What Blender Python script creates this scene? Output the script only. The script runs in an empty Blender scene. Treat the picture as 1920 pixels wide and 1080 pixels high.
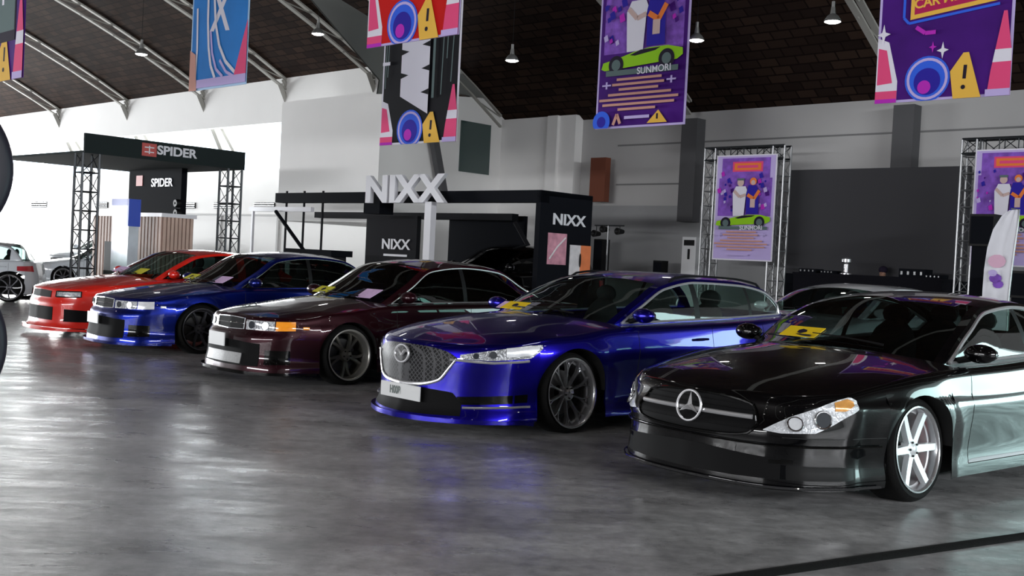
import bpy, bmesh, math, random
from mathutils import Vector, Matrix
from math import sin, cos, pi, sqrt, radians, atan2
random.seed(7)
C = bpy.context.scene.collection
SC = bpy.context.scene
# ------------------------------------------------------------------ camera
F = 2050.0
CAMZ = 1.40
ROLL = 0.050
PITCH = math.atan(50 / F)
cd = bpy.data.cameras.new('camera'); cam = bpy.data.objects.new('camera', cd); C.objects.link(cam)
cd.sensor_width = 36.0; cd.lens = 36.0 * F / 1920.0; cd.clip_start = 0.05; cd.clip_end = 400
Fw = Vector((0, cos(PITCH), -sin(PITCH))); R0 = Vector((1, 0, 0)); U0 = Vector((0, sin(PITCH), cos(PITCH)))
Rt = cos(ROLL) * R0 + sin(ROLL) * U0
Up = -sin(ROLL) * R0 + cos(ROLL) * U0
CP = Vector((0, 0, CAMZ))
cam.matrix_world = Matrix(((Rt.x, Up.x, -Fw.x, 0), (Rt.y, Up.y, -Fw.y, 0), (Rt.z, Up.z, -Fw.z, CAMZ), (0, 0, 0, 1)))
SC.camera = cam
cd.dof.use_dof = False
# ------------------------------------------------------------------ world, exposure, daylight
w = bpy.data.worlds.new('world'); SC.world = w; w.use_nodes = True
bg = w.node_tree.nodes['Background']; bg.inputs[0].default_value = (0.86, 0.93, 1.0, 1); bg.inputs[1].default_value = 5
SC.view_settings.view_transform = 'Standard'; SC.view_settings.look = 'None'
SC.view_settings.exposure = -0.45; SC.view_settings.gamma = 1.0
# hall frame: a runs along the long wall (to the right), b runs towards it
TH = math.atan(2155 / F)
WB_ = 22.0        # distance of the long wall
HU = Vector((sin(TH), -cos(TH), 0)); HN = Vector((cos(TH), sin(TH), 0))
def hp(a, b, z=0.0): return HU * a + HN * b + Vector((0, 0, z))
def ray(px, py): return Fw + Rt * ((px - 960) / F) - Up * ((py - 540) / F)
def onb(px, py, b):
    """hall coordinates (a, z) of what the photo shows at a pixel, when it stands b metres towards the wall"""
    d = ray(px, py); t = b / d.dot(HN); p = CP + d * t
    return p.dot(HU), p.z
def ona(px, py, a):
    d = ray(px, py); t = a / d.dot(HU); p = CP + d * t
    return p.dot(HN), p.z
def onz(px, py, z):
    d = ray(px, py); t = (z - CAMZ) / d.z; return CP + d * t
def atd(px, py, D):
    d = ray(px, py); return CP + d * (D / d.y)
HROT = atan2(HU.y, HU.x)
def area(name, a, b, z, sx, sz, power, col, face):
    """daylight entering through an opening, except for one added fill lamp; face is the horizontal direction it shines to"""
    l = bpy.data.lights.new(name, 'AREA'); l.shape = 'RECTANGLE'; l.size = sx; l.size_y = sz; l.energy = power; l.color = col
    o = bpy.data.objects.new(name, l); C.objects.link(o)
    zz = -face; yy = Vector((0, 0, 1)); xx = yy.cross(zz); p = hp(a, b, z)
    o.matrix_world = Matrix(((xx.x, yy.x, zz.x, p.x), (xx.y, yy.y, zz.y, p.y), (xx.z, yy.z, zz.z, p.z), (0, 0, 0, 1)))
    return o
area('daylight_window', -44, 22.3, 4.9, 60, 2.6, 15000, (1.0, 0.98, 0.95), -HN)
area('daylight_door', -62, 22.3, 2.1, 30, 3.8, 15000, (1.0, 0.99, 0.96), -HN)
area('daylight_entrance', -74, 2, 2.7, 34, 5.2, 40000, (0.95, 0.98, 1.0), HU)
area('daylight_gate', 12, 22.4, 1.9, 18, 3.3, 2000, (0.52, 0.90, 0.86), -HN)
area('side_fill', -10, -21.6, 3.9, 26, 1.4, 5500, (0.97, 0.98, 1.0), HN)  # added soft fill for the camera-facing walls; the wall behind has no opening
area('daylight_gable', 21.6, 4, 6.8, 20, 1.2, 6500, (0.95, 0.97, 1.0), -HU)
# ------------------------------------------------------------------ materials
MATS = {}
def pm(name, col, rough=0.5, metal=0.0, coat=0.0, spec=0.5, emit=None, es=0, vary=0.0, vscale=8.0, bump=0.0, bscale=60.0, crough=0.02):
    if name in MATS: return MATS[name]
    m = bpy.data.materials.new(name); m.use_nodes = True; nt = m.node_tree; b = nt.nodes['Principled BSDF']
    c = (col[0], col[1], col[2], 1)
    b.inputs['Base Color'].default_value = c; b.inputs['Roughness'].default_value = rough; b.inputs['Metallic'].default_value = metal
    b.inputs['Coat Weight'].default_value = coat; b.inputs['Coat Roughness'].default_value = crough
    b.inputs['Specular IOR Level'].default_value = spec
    if emit: b.inputs['Emission Color'].default_value = (*emit, 1); b.inputs['Emission Strength'].default_value = es
    tc = nt.nodes.new('ShaderNodeTexCoord')
    if vary > 0:
        n = nt.nodes.new('ShaderNodeTexNoise'); n.inputs['Scale'].default_value = vscale; n.inputs['Detail'].default_value = 4
        nt.links.new(tc.outputs['Object'], n.inputs['Vector'])
        mx = nt.nodes.new('ShaderNodeMix'); mx.data_type = 'RGBA'
        mx.inputs[6].default_value = tuple(x * (1 - vary) for x in c[:3]) + (1,); mx.inputs[7].default_value = tuple(min(1, x * (1 + vary)) for x in c[:3]) + (1,)
        nt.links.new(n.outputs['Fac'], mx.inputs[0]); nt.links.new(mx.outputs[2], b.inputs['Base Color'])
    if bump > 0:
        n = nt.nodes.new('ShaderNodeTexNoise'); n.inputs['Scale'].default_value = bscale
        nt.links.new(tc.outputs['Object'], n.inputs['Vector'])
        bp = nt.nodes.new('ShaderNodeBump'); bp.inputs['Strength'].default_value = bump; bp.inputs['Distance'].default_value = 0.02
        nt.links.new(n.outputs['Fac'], bp.inputs['Height']); nt.links.new(bp.outputs['Normal'], b.inputs['Normal'])
    MATS[name] = m; return m
def glassmat(name, tint, rough=0.02, fr=1.5):
    if name in MATS: return MATS[name]
    m = bpy.data.materials.new(name); m.use_nodes = True; nt = m.node_tree; nt.nodes.clear()
    o = nt.nodes.new('ShaderNodeOutputMaterial'); t = nt.nodes.new('ShaderNodeBsdfTransparent'); t.inputs[0].default_value = (*tint, 1)
    g = nt.nodes.new('ShaderNodeBsdfGlossy'); g.inputs['Roughness'].default_value = rough; g.inputs[0].default_value = (1, 1, 1, 1)
    f = nt.nodes.new('ShaderNodeFresnel'); f.inputs['IOR'].default_value = fr
    mx = nt.nodes.new('ShaderNodeMixShader'); geo = nt.nodes.new('ShaderNodeNewGeometry'); mr = nt.nodes.new('ShaderNodeMapRange'); mr.inputs[3].default_value = fr; mr.inputs[4].default_value = 1 / fr
    nt.links.new(geo.outputs['Backfacing'], mr.inputs[0]); nt.links.new(mr.outputs[0], f.inputs['IOR']); nt.links.new(f.outputs[0], mx.inputs[0]); nt.links.new(t.outputs[0], mx.inputs[1]); nt.links.new(g.outputs[0], mx.inputs[2])
    nt.links.new(mx.outputs[0], o.inputs[0]); MATS[name] = m; return m
def floormat():
    m = bpy.data.materials.new('polished_concrete'); m.use_nodes = True; nt = m.node_tree; b = nt.nodes['Principled BSDF']; L = nt.links
    tc = nt.nodes.new('ShaderNodeTexCoord')
    def noise(s, d=6, r=0.6, sc=(1, 1, 1)):
        mp = nt.nodes.new('ShaderNodeMapping'); mp.inputs['Scale'].default_value = sc; L.new(tc.outputs['Object'], mp.inputs['Vector'])
        n = nt.nodes.new('ShaderNodeTexNoise'); n.inputs['Scale'].default_value = s; n.inputs['Detail'].default_value = d; n.inputs['Roughness'].default_value = r
        L.new(mp.outputs[0], n.inputs['Vector']); return n
    n1 = noise(0.9, 8, 0.62, (1, 1.6, 1)); n2 = noise(9.0, 6, 0.7)
    r1 = nt.nodes.new('ShaderNodeValToRGB'); r1.color_ramp.elements[0].position = 0.36; r1.color_ramp.elements[0].color = (0.22, 0.217, 0.22, 1)
    r1.color_ramp.elements[1].position = 0.66; r1.color_ramp.elements[1].color = (0.48, 0.475, 0.48, 1)
    L.new(n1.outputs['Fac'], r1.inputs[0])
    r2 = nt.nodes.new('ShaderNodeValToRGB'); r2.color_ramp.elements[0].position = 0.3; r2.color_ramp.elements[0].color = (0.62, 0.62, 0.62, 1)
    r2.color_ramp.elements[1].position = 0.7; r2.color_ramp.elements[1].color = (1.3, 1.3, 1.3, 1)
    L.new(n2.outputs['Fac'], r2.inputs[0])
    mx = nt.nodes.new('ShaderNodeMix'); mx.data_type = 'RGBA'; mx.blend_type = 'MULTIPLY'; mx.inputs[0].default_value = 1
    L.new(r1.outputs[0], mx.inputs[6]); L.new(r2.outputs[0], mx.inputs[7]); L.new(mx.outputs[2], b.inputs['Base Color'])
    mr = nt.nodes.new('ShaderNodeMapRange'); mr.inputs[1].default_value = 0.35; mr.inputs[2].default_value = 0.68; mr.inputs[3].default_value = 0.24; mr.inputs[4].default_value = 0.44
    n3 = noise(1.7, 8, 0.65, (1, 2.2, 1)); L.new(n3.outputs['Fac'], mr.inputs[0]); L.new(mr.outputs[0], b.inputs['Roughness'])
    b.inputs['Specular IOR Level'].default_value = 0.9
    bp = nt.nodes.new('ShaderNodeBump'); bp.inputs['Strength'].default_value = 0.25; bp.inputs['Distance'].default_value = 0.01
    n4 = noise(5.0, 5, 0.6, (1, 2, 1)); L.new(n4.outputs['Fac'], bp.inputs['Height']); L.new(bp.outputs['Normal'], b.inputs['Normal'])
    return m
# ------------------------------------------------------------------ mesh helpers
class MB:
    def __init__(s): s.v = []; s.f = []; s.m = []; s.mats = []; s.sm = []
    def mi(s, mat):
        if mat not in s.mats: s.mats.append(mat)
        return s.mats.index(mat)
    def face(s, pts, mat, smooth=False):
        i = len(s.v); s.v += [tuple(p) for p in pts]; s.f.append(tuple(range(i, i + len(pts)))); s.m.append(s.mi(mat)); s.sm.append(smooth)
    def raw(s, vs, fs, mat, smooth=False):
        i = len(s.v); s.v += [tuple(p) for p in vs]; k = s.mi(mat)
        for f in fs: s.f.append(tuple(i + j for j in f)); s.m.append(k); s.sm.append(smooth)
    def box8(s, P, mat):
        s.raw(P, [(0, 3, 2, 1), (4, 5, 6, 7), (0, 1, 5, 4), (1, 2, 6, 5), (2, 3, 7, 6), (3, 0, 4, 7)], mat)
    def box(s, x0, x1, y0, y1, z0, z1, mat):
        s.box8([(x0, y0, z0), (x1, y0, z0), (x1, y1, z0), (x0, y1, z0), (x0, y0, z1), (x1, y0, z1), (x1, y1, z1), (x0, y1, z1)], mat)
    def hbox(s, a0, a1, b0, b1, z0, z1, mat):
        a0, a1 = sorted((a0, a1)); b0, b1 = sorted((b0, b1)); z0, z1 = sorted((z0, z1))
        s.box8([hp(a0, b0, z0), hp(a1, b0, z0), hp(a1, b1, z0), hp(a0, b1, z0), hp(a0, b0, z1), hp(a1, b0, z1), hp(a1, b1, z1), hp(a0, b1, z1)], mat)
    def tube(s, pts, r, mat, n=8, closed=False, caps=True):
        pts = [Vector(p) for p in pts]; N = len(pts); rings = []
        rr = r if isinstance(r, (list, tuple)) else [r] * N
        up = None
        for i, p in enumerate(pts):
            a = pts[i - 1] if (i > 0 or closed) else p; b = pts[(i + 1) % N] if (i < N - 1 or closed) else p
            t = (b - a).normalized() if (b - a).length > 1e-9 else Vector((0, 0, 1))
            if up is None: up = Vector((0, 0, 1)) if abs(t.z) < 0.9 else Vector((1, 0, 0))
            x = t.cross(up)
            if x.length < 1e-5: x = t.cross(Vector((1, 0, 0)))
            x.normalize(); y = x.cross(t).normalized(); up = y
            rings.append([p + (x * cos(2 * pi * k / n) + y * sin(2 * pi * k / n)) * rr[i] for k in range(n)])
        vs = [q for g in rings for q in g]; fs = []
        M = N if closed else N - 1
        for i in range(M):
            j = (i + 1) % N
            for k in range(n): fs.append((i * n + k, i * n + (k + 1) % n, j * n + (k + 1) % n, j * n + k))
        if caps and not closed: fs.append(tuple(range(n))[::-1]); fs.append(tuple((N - 1) * n + k for k in range(n)))
        s.raw(vs, fs, mat, True)
    def cyl(s, p0, p1, r, mat, n=16, r1=None): s.tube([p0, p1], [r, r if r1 is None else r1], mat, n)
    def lathe(s, prof, mat, n=32, M=None, smooth=True):
        """profile of (radius, height) about local Z, placed by matrix M"""
        vs = []; fs = []
        for r, h in prof:
            for k in range(n):
                a = 2 * pi * k / n; vs.append((r * cos(a), r * sin(a), h))
        for i in range(len(prof) - 1):
            for k in range(n): fs.append((i * n + k, i * n + (k + 1) % n, (i + 1) * n + (k + 1) % n, (i + 1) * n + k))
        if M is not None: vs = [M @ Vector(v) for v in vs]
        s.raw(vs, fs, mat, smooth)
    def ell(s, c, rx, ry, rz, mat, n=16, m=10, M=None):
        vs = []; fs = []
        for i in range(m + 1):
            t = pi * i / m
            for k in range(n):
                a = 2 * pi * k / n; q = Vector((rx * sin(t) * cos(a), ry * sin(t) * sin(a), rz * cos(t)))
                if M is not None: q = M @ q
                vs.append(Vector(c) + q)
        for i in range(m):
            for k in range(n): fs.append((i * n + k, (i + 1) * n + k, (i + 1) * n + (k + 1) % n, i * n + (k + 1) % n))
        s.raw(vs, fs, mat, True)
    def build(s, name, parent=None, loc=None, merge=True, angle=40):
        me = bpy.data.meshes.new(name); me.from_pydata([tuple(v) for v in s.v], [], s.f)
        for m in s.mats: me.materials.append(m)
        for p, k, sm in zip(me.polygons, s.m, s.sm): p.material_index = k; p.use_smooth = sm
        if merge:
            bm = bmesh.new(); bm.from_mesh(me); bmesh.ops.remove_doubles(bm, verts=bm.verts, dist=1e-5)
            bmesh.ops.dissolve_degenerate(bm, dist=1e-6, edges=bm.edges)
            bm.to_mesh(me); bm.free()
        try: me.set_sharp_from_angle(angle=radians(angle))
        except Exception: pass
        o = bpy.data.objects.new(name, me); C.objects.link(o)
        if parent is not None: o.parent = parent
        if loc is not None: o.location = loc
        return o
def empty(name, loc=(0, 0, 0), rz=0.0):
    o = bpy.data.objects.new(name, None); C.objects.link(o); o.location = loc; o.rotation_euler = (0, 0, rz); o.empty_display_size = 0.2; return o
def tag(o, label, cat, group=None):
    o['label'] = label; o['category'] = cat
    if group: o['group'] = group
    return o
def struct(o): o['kind'] = 'structure'; return o
def rebase(o):
    """move the origin of a top-level mesh to the middle of its base"""
    me = o.data; xs = [v.co for v in me.vertices]
    c = Vector(((min(p.x for p in xs) + max(p.x for p in xs)) / 2, (min(p.y for p in xs) + max(p.y for p in xs)) / 2, min(p.z for p in xs)))
    me.transform(Matrix.Translation(-c)); o.location = Vector(o.location) + c; return o
def textmesh(body, size, ext=0.01, bold=0.0, align='CENTER'):
    cu = bpy.data.curves.new('t', 'FONT'); cu.body = body; cu.size = size; cu.extrude = ext; cu.align_x = align; cu.align_y = 'CENTER'; cu.offset = bold
    o = bpy.data.objects.new('t', cu); C.objects.link(o); dg = bpy.context.evaluated_depsgraph_get()
    me = bpy.data.meshes.new_from_object(o.evaluated_get(dg)); bpy.data.objects.remove(o)
    vs = [v.co.copy() for v in me.vertices]; fs = [tuple(p.vertices) for p in me.polygons]; bpy.data.meshes.remove(me); bpy.data.curves.remove(cu)
    return vs, fs
def frame(o, x, y):
    """matrix with origin o, local x and y axes"""
    x = Vector(x).normalized(); z = x.cross(Vector(y)).normalized(); y = z.cross(x)
    return Matrix(((x.x, y.x, z.x, o[0]), (x.y, y.y, z.y, o[1]), (x.z, y.z, z.z, o[2]), (0, 0, 0, 1)))
def addtext(mb, body, size, M, mat, ext=0.01, bold=0.0, sx=1.0):
    vs, fs = textmesh(body, size, ext, bold); mb.raw([M @ Vector((v.x * sx, v.y, v.z)) for v in vs], fs, mat)
def pchip(pts):
    pts = sorted(pts); xs = [float(p[0]) for p in pts]; ys = [float(p[1]) for p in pts]; n = len(xs)
    if n == 1: return lambda x: ys[0]
    h = [xs[i + 1] - xs[i] for i in range(n - 1)]; d = [(ys[i + 1] - ys[i]) / h[i] for i in range(n - 1)]; m = [0] * n
    m[0] = d[0]; m[-1] = d[-1]
    for i in range(1, n - 1):
        if d[i - 1] * d[i] <= 0: m[i] = 0
        else:
            w1 = 2 * h[i] + h[i - 1]; w2 = h[i] + 2 * h[i - 1]; m[i] = (w1 + w2) / (w1 / d[i - 1] + w2 / d[i])
    def f(x):
        if x <= xs[0]: return ys[0]
        if x >= xs[-1]: return ys[-1]
        i = 0
        while x > xs[i + 1]: i += 1
        t = (x - xs[i]) / h[i]; t2 = t * t; t3 = t2 * t
        return (2 * t3 - 3 * t2 + 1) * ys[i] + (t3 - 2 * t2 + t) * h[i] * m[i] + (-2 * t3 + 3 * t2) * ys[i + 1] + (t3 - t2) * h[i] * m[i + 1]
    return f
def lin(pts):
    pts = sorted(pts)
    def f(x):
        if x <= pts[0][0]: return pts[0][1]
        for (a, b), (c, d) in zip(pts, pts[1:]):
            if x <= c: return b + (d - b) * (x - a) / (c - a) if c > a else d
        return pts[-1][1]
    return f
# ================================================================== car builder
# car frame: x forward from the front axle, y to the car's left, z up
BLACKRUB = pm('black_rubber', (0.005, 0.005, 0.005), 0.85, spec=.2, bump=0.2, bscale=90)
DARKPL = pm('dark_plastic', (0.004, 0.004, 0.0045), 0.5, spec=.25)
LINER = pm('wheel_arch_liner', (0.006, 0.006, 0.006), 0.9)
CHROME = pm('chrome', (0.86, 0.86, 0.88), 0.08, 1.0)
BRIGHT = pm('bright_trim', (0.80, 0.80, 0.82), 0.28, 0.75)
SEAM = pm('panel_gap', (0.002, 0.002, 0.002), 0.7)
SEATM = pm('seat_fabric', (0.02, 0.02, 0.022), 0.8, vary=0.3, vscale=30)
def bis(f, a, b, n=40):
    fa = f(a)
    for _ in range(n):
        c = (a + b) / 2; fc = f(c)
        if (fc > 0) == (fa > 0): a, fa = c, fc
        else: b = c
    return (a + b) / 2
class Body:
    def __init__(s, S):
        s.S = S; s.xf = pchip(S['nose']); s.yc = max(p[0] for p in S['nose']); s.xc = s.xf(s.yc)
        s.W = pchip(S['plan']); s.xrf = pchip(S['tail']); s.yrc = max(p[0] for p in S['tail']); s.xrc = s.xrf(s.yrc)
        s.zf = pchip(S['z_nose']); s.zs = pchip(S['z_side']); s.zr = pchip(S['z_tail'])
        s.pf = pchip(S['prof_f']); s.ps = pchip(S['prof_s']); s.pr = pchip(S['prof_r'])
        # dense ring
        pts = []
        N = 80
        for i in range(N): y = s.yc * i / N; pts.append((s.xf(y), y, s.zf(y)))
        s.iA = len(pts)
        N2 = 420
        for i in range(N2 + 1): x = s.xc + (s.xrc - s.xc) * i / N2; pts.append((x, s.W(x), s.zs(x)))
        s.iB = len(pts) - 1
        for i in range(1, N + 1): y = s.yrc * (1 - i / N); pts.append((s.xrf(y), y, s.zr(y)))
        L = [0.0]
        for p, q in zip(pts, pts[1:]): L.append(L[-1] + math.hypot(q[0] - p[0], q[1] - p[1]))
        s.pts = pts; s.L = L; s.Ltot = L[-1]; s.LA = L[s.iA]; s.LB = L[s.iB]
        # smoothed tangents -> outward normals
        s.nn = []
        for i, l in enumerate(L):
            a = s._xy(l - 0.07); b = s._xy(l + 0.07); t = (b[0] - a[0], b[1] - a[1]); k = math.hypot(*t) or 1
            s.nn.append((-t[1] / k * -1, t[0] / k * -1))   # rotate tangent so that it points outwards
        s.WB = S['wb']; s.R = S['arch_r']; s.zc = S['arch_z']
    def _find(s, l):
        import bisect
        i = min(max(bisect.bisect_right(s.L, l) - 1, 0), len(s.L) - 2); t = (l - s.L[i]) / max(s.L[i + 1] - s.L[i], 1e-9); return i, min(max(t, 0), 1)
    def _xy(s, l):
        sg = 1
        if l < 0: l = -l; sg = -1
        if l > s.Ltot: l = 2 * s.Ltot - l; sg = -sg
        i, t = s._find(l); a, b = s.pts[i], s.pts[i + 1]; return (a[0] + (b[0] - a[0]) * t, sg * (a[1] + (b[1] - a[1]) * t))
    def zS(s, l):
        i, t = s._find(abs(l)); return s.pts[i][2] * (1 - t) + s.pts[i + 1][2] * t
    def P(s, l, z):
        sg = -1 if l < 0 else 1; l = abs(l); i, t = s._find(l); a, b = s.pts[i], s.pts[i + 1]
        x = a[0] + (b[0] - a[0]) * t; y = a[1] + (b[1] - a[1]) * t; zt = a[2] + (b[2] - a[2]) * t
        nx = s.nn[i][0] * (1 - t) + s.nn[i + 1][0] * t; ny = s.nn[i][1] * (1 - t) + s.nn[i + 1][1] * t
        k = math.hypot(nx, ny) or 1; nx /= k; ny /= k
        z = min(z, zt); dz = zt - z; r = s.S.get('roll', 0.04)
        wf = nx * nx if nx > 0 else 0; wr = nx * nx if nx < 0 else 0; ws = ny * ny
        off = wf * (s.pf(z) - s.pf(zt)) + wr * (s.pr(z) - s.pr(zt)) + ws * (s.ps(z) - s.ps(zt))
        off += r * (sqrt(max(0, 1 - (1 - min(dz / (r * 1.3), 1)) ** 2)))
        for xw in (0, -s.WB):
            d = math.hypot(x - xw, z - s.zc) - s.R
            if -0.1 < d < 0.5 and z > 0.1: off += s.S.get('flare', 0.02) * ws * math.exp(-(max(d, 0) / 0.13) ** 2)
        return Vector((x + nx * off, sg * (y + ny * off), z))
    def N(s, l, z):
        e = 0.012; a = s.P(l + e, z) - s.P(l - e, z); b = s.P(l, z + e) - s.P(l, z - e)
        n = a.cross(b)
        if n.length < 1e-9: return Vector((1, 0, 0))
        n.normalize(); c = s._xy(l)
        o = Vector((s.nn[s._find(abs(l))[0]][0], s.nn[s._find(abs(l))[0]][1] * (-1 if l < 0 else 1), 0))
        return n if n.dot(o) > 0 else -n
    def Q(s, l, z, off=0.0): return s.P(l, z) + s.N(l, z) * off
    def LY(s, y):
        """arc length on the nose where the shoulder line is y from the middle"""
        sg = -1 if y < 0 else 1; return sg * bis(lambda l: s._xy(l)[1] - abs(y), 0, s.LA)
    def LX(s, x): return bis(lambda l: s._xy(l)[0] - x, s.LA * 0.6, s.LB + 0.2)
    def LR(s, y):
        """arc length on the tail"""
        return bis(lambda l: s._xy(l)[1] - y, s.LB, s.Ltot)
    def zbot(s, l):
        x, y = s._xy(l); S = s.S
        b = S['zb_front'] if x > -0.0 and l < s.LX(s.R + 0.02) else (S['zb_rear'] if x < -s.WB else S['zb_side'])
        return b
    def columns(s):
        ls = []
        n = 16
        for i in range(n): ls.append((s.LA * (i / n), None))
        xs = set(); R = s.R
        x = s.xc; step = 0.07
        A = []
        for xw in (0.0, -s.WB):
            th = [pi * k / 22 for k in range(23)]
            A.append([(xw + R * cos(t), s.zc + R * sin(t)) for t in th])
        cuts = [s.S['x_cowl'], s.S['x_deck']]
        def fill(x0, x1):
            m = max(1, int(round(abs(x1 - x0) / step)))
            return [x0 + (x1 - x0) * k / m for k in range(m)]
        stops = [s.xc, A[0][0][0]]
        segs = [(s.xc, R), (-R, -s.WB + R), (-s.WB - R, s.xrc)]
        out = []
        for k, (x0, x1) in enumerate(segs):
            mids = [x0] + sorted([c for c in cuts if x1 < c < x0 - 0.01], reverse=True) + [x1]
            for p, q in zip(mids, mids[1:]): out += [(x, None) for x in fill(p, q)]
            out.append((x1, None))
            if k < 2: out += [(ax, az) for ax, az in A[k]]
        cols = ls
        for x, az in out: cols.append((s.LX(x) if x < s.xc - 1e-6 else s.LA, az))
        m = 12
        for i in range(1, m + 1): cols.append((s.LB + (s.Ltot - s.LB) * i / m, None))
        return cols
    def wall(s, mb, paint):
        cols = s.columns(); rows = 24; grid = []
        for l, az in cols:
            zt = s.zS(l); zb = az if az is not None else s.zbot(l)
            grid.append([(l, zt - (zt - zb) * (k / rows) ** 1.45) for k in range(rows + 1)])
        s.cols = cols
        for sg in (1, -1):
            vs = []; fs = []
            for c in grid:
                for l, z in c: p = s.P(l, z); vs.append((p.x, p.y * sg, p.z))
            n = rows + 1
            for i in range(len(grid) - 1):
                for k in range(rows):
                    f = (i * n + k, i * n + k + 1, (i + 1) * n + k + 1, (i + 1) * n + k)
                    fs.append(f if sg > 0 else f[::-1])
            mb.raw(vs, fs, paint, True)
            # folded edge and tunnel of each wheel arch
            vs = []; fs = []; prev = None
            for i, (l, az) in enumerate(cols):
                p = s.P(l, az if az is not None else s.zbot(l)); q = Vector((p.x, p.y - 0.35, p.z)) if az is not None else None
                if az is None: prev = None; continue
                vs += [(p.x, p.y * sg, p.z), (q.x, q.y * sg, q.z)]
                if prev is not None: fs.append((prev, prev + 1, len(vs) - 1, len(vs) - 2))
                prev = len(vs) - 2
            mb.raw(vs, fs, LINER, True)
    def top(s, mb, paint, rear=False):
        """hood or deck: a patch between the shoulder line and the cowl (or the rear window)"""
        S = s.S
        if not rear:
            xs = [s._xy(l)[0] for l, a in s.cols if l >= s.LA - 1e-6]; X = S['x_cowl']; cf = s.xf; cc = pchip(S['hood_mid']); x0 = s.xc; fr = s.zf; yc = s.yc; ns = 16
            pw = S.get('hood_pow', 2.6); xm = S['center'][0][1]
            seq = sorted({round(x, 5) for x in xs if x >= X - 1e-4}, reverse=True)
        else:
            X = S['x_deck']; cf = s.xrf; cc = pchip(S['deck_mid']); x0 = s.xrc; fr = s.zr; yc = s.yrc; ns = 12; pw = S.get('deck_pow', 3); xm = S['center'][-1][1]
            xs = [s._xy(l)[0] for l, a in s.cols if l <= s.LB + 1e-6 and l > s.LA]; seq = sorted({round(x, 5) for x in xs if x <= X + 1e-4})
        yb = s.W(X) - S['inset']
        ts = [i / ns for i in range(ns)] + [1.0] if not rear else [1 - i / ns for i in range(ns, -1, -1)]
        ts = sorted(set(ts)); grid = []
        for x in seq:
            q = (x0 - x) / (x0 - X); row = []
            for t in ts:
                if not rear: y0 = s._xy(s.LA * t)[1] if t < 1 else yc
                else: y0 = yc * t
                tt = y0 / yc
                yy = tt * s.W(x); xcw = xm + (X - xm) * min(1, (tt * s.W(X) / yb)) ** 2
                xx = (1 - q) * cf(y0) + q * xcw if t < 1 else x
                def fm(qx, tx): 
                    ze = s.zs(x); xmid = (1 - q) * cf(0) + q * xm; c = cc(xmid); return ze + (c - ze) * (1 - tx ** pw)
                z = fm(q, tt)
                if q < 1:
                    ze0 = s.zs(x0); c0 = cc(cf(0)); f0 = ze0 + (c0 - ze0) * (1 - tt ** pw); z += (fr(y0) - f0) * (1 - q) ** 5
                row.append((xx, yy, z))
            grid.append(row)
        s_top = grid
        for sg in (1, -1):
            n = len(ts); vs = [(p[0], p[1] * sg, p[2]) for r in grid for p in r]; fs = []
            for i in range(len(grid) - 1):
                for k in range(n - 1):
                    f = (i * n + k, i * n + k + 1, (i + 1) * n + k + 1, (i + 1) * n + k); fs.append(f)
            mb.raw(vs, fs, paint, True)
        return grid
    def band(s, lo, hi, off=0.004, n=24, m=6, mode='lin', th=0.02):
        """outline patch on the body wall: lo and hi are lists of (L, z)"""
        f0 = lin(lo) if mode == 'lin' else pchip(lo); f1 = lin(hi) if mode == 'lin' else pchip(hi)
        a = max(min(p[0] for p in lo), min(p[0] for p in hi)); b = min(max(p[0] for p in lo), max(p[0] for p in hi))
        vs = []; fs = []
        for i in range(n + 1):
            l = a + (b - a) * i / n; z0, z1 = f0(l), f1(l)
            for k in range(m + 1): vs.append(s.Q(l, z0 + (z1 - z0) * k / m, off))
        w = m + 1
        for i in range(n):
            for k in range(m): fs.append((i * w + k, (i + 1) * w + k, (i + 1) * w + k + 1, i * w + k + 1))
        # rim
        rim = [i * w for i in range(n + 1)] + [n * w + k for k in range(1, w)] + [i * w + m for i in range(n - 1, -1, -1)] + [k for k in range(m - 1, 0, -1)]
        base = len(vs)
        for j in rim:
            i, k = divmod(j, w); l = a + (b - a) * i / n; z0, z1 = f0(l), f1(l); vs.append(s.Q(l, z0 + (z1 - z0) * k / m, off - th))
        for q in range(len(rim)): r = (q + 1) % len(rim); fs.append((rim[q], base + q, base + r, rim[r]))
        return vs, fs
    def outline(s, lo, hi, off=0.006, n=24, mode='lin'):
        f0 = lin(lo) if mode == 'lin' else pchip(lo); f1 = lin(hi) if mode == 'lin' else pchip(hi)
        a = max(min(p[0] for p in lo), min(p[0] for p in hi)); b = min(max(p[0] for p in lo), max(p[0] for p in hi))
        up = [(a + (b - a) * i / n) for i in range(n + 1)]
        return [s.Q(l, f0(l), off) for l in up] + [s.Q(l, f1(l), off) for l in reversed(up)]
    def line(s, pts, off=0.0, n=20):
        out = []
        for (a, b) in zip(pts, pts[1:]):
            for i in range(n): t = i / n; out.append(s.Q(a[0] + (b[0] - a[0]) * t, a[1] + (b[1] - a[1]) * t, off))
        out.append(s.Q(pts[-1][0], pts[-1][1], off)); return out
def mir(vs): return [Vector((v[0], -v[1], v[2])) for v in vs]
def both(mb, vsfs, mat, smooth=True):
    vs, fs = vsfs; mb.raw(vs, fs, mat, smooth); mb.raw(mir(vs), [f[::-1] for f in fs], mat, smooth)
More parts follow.
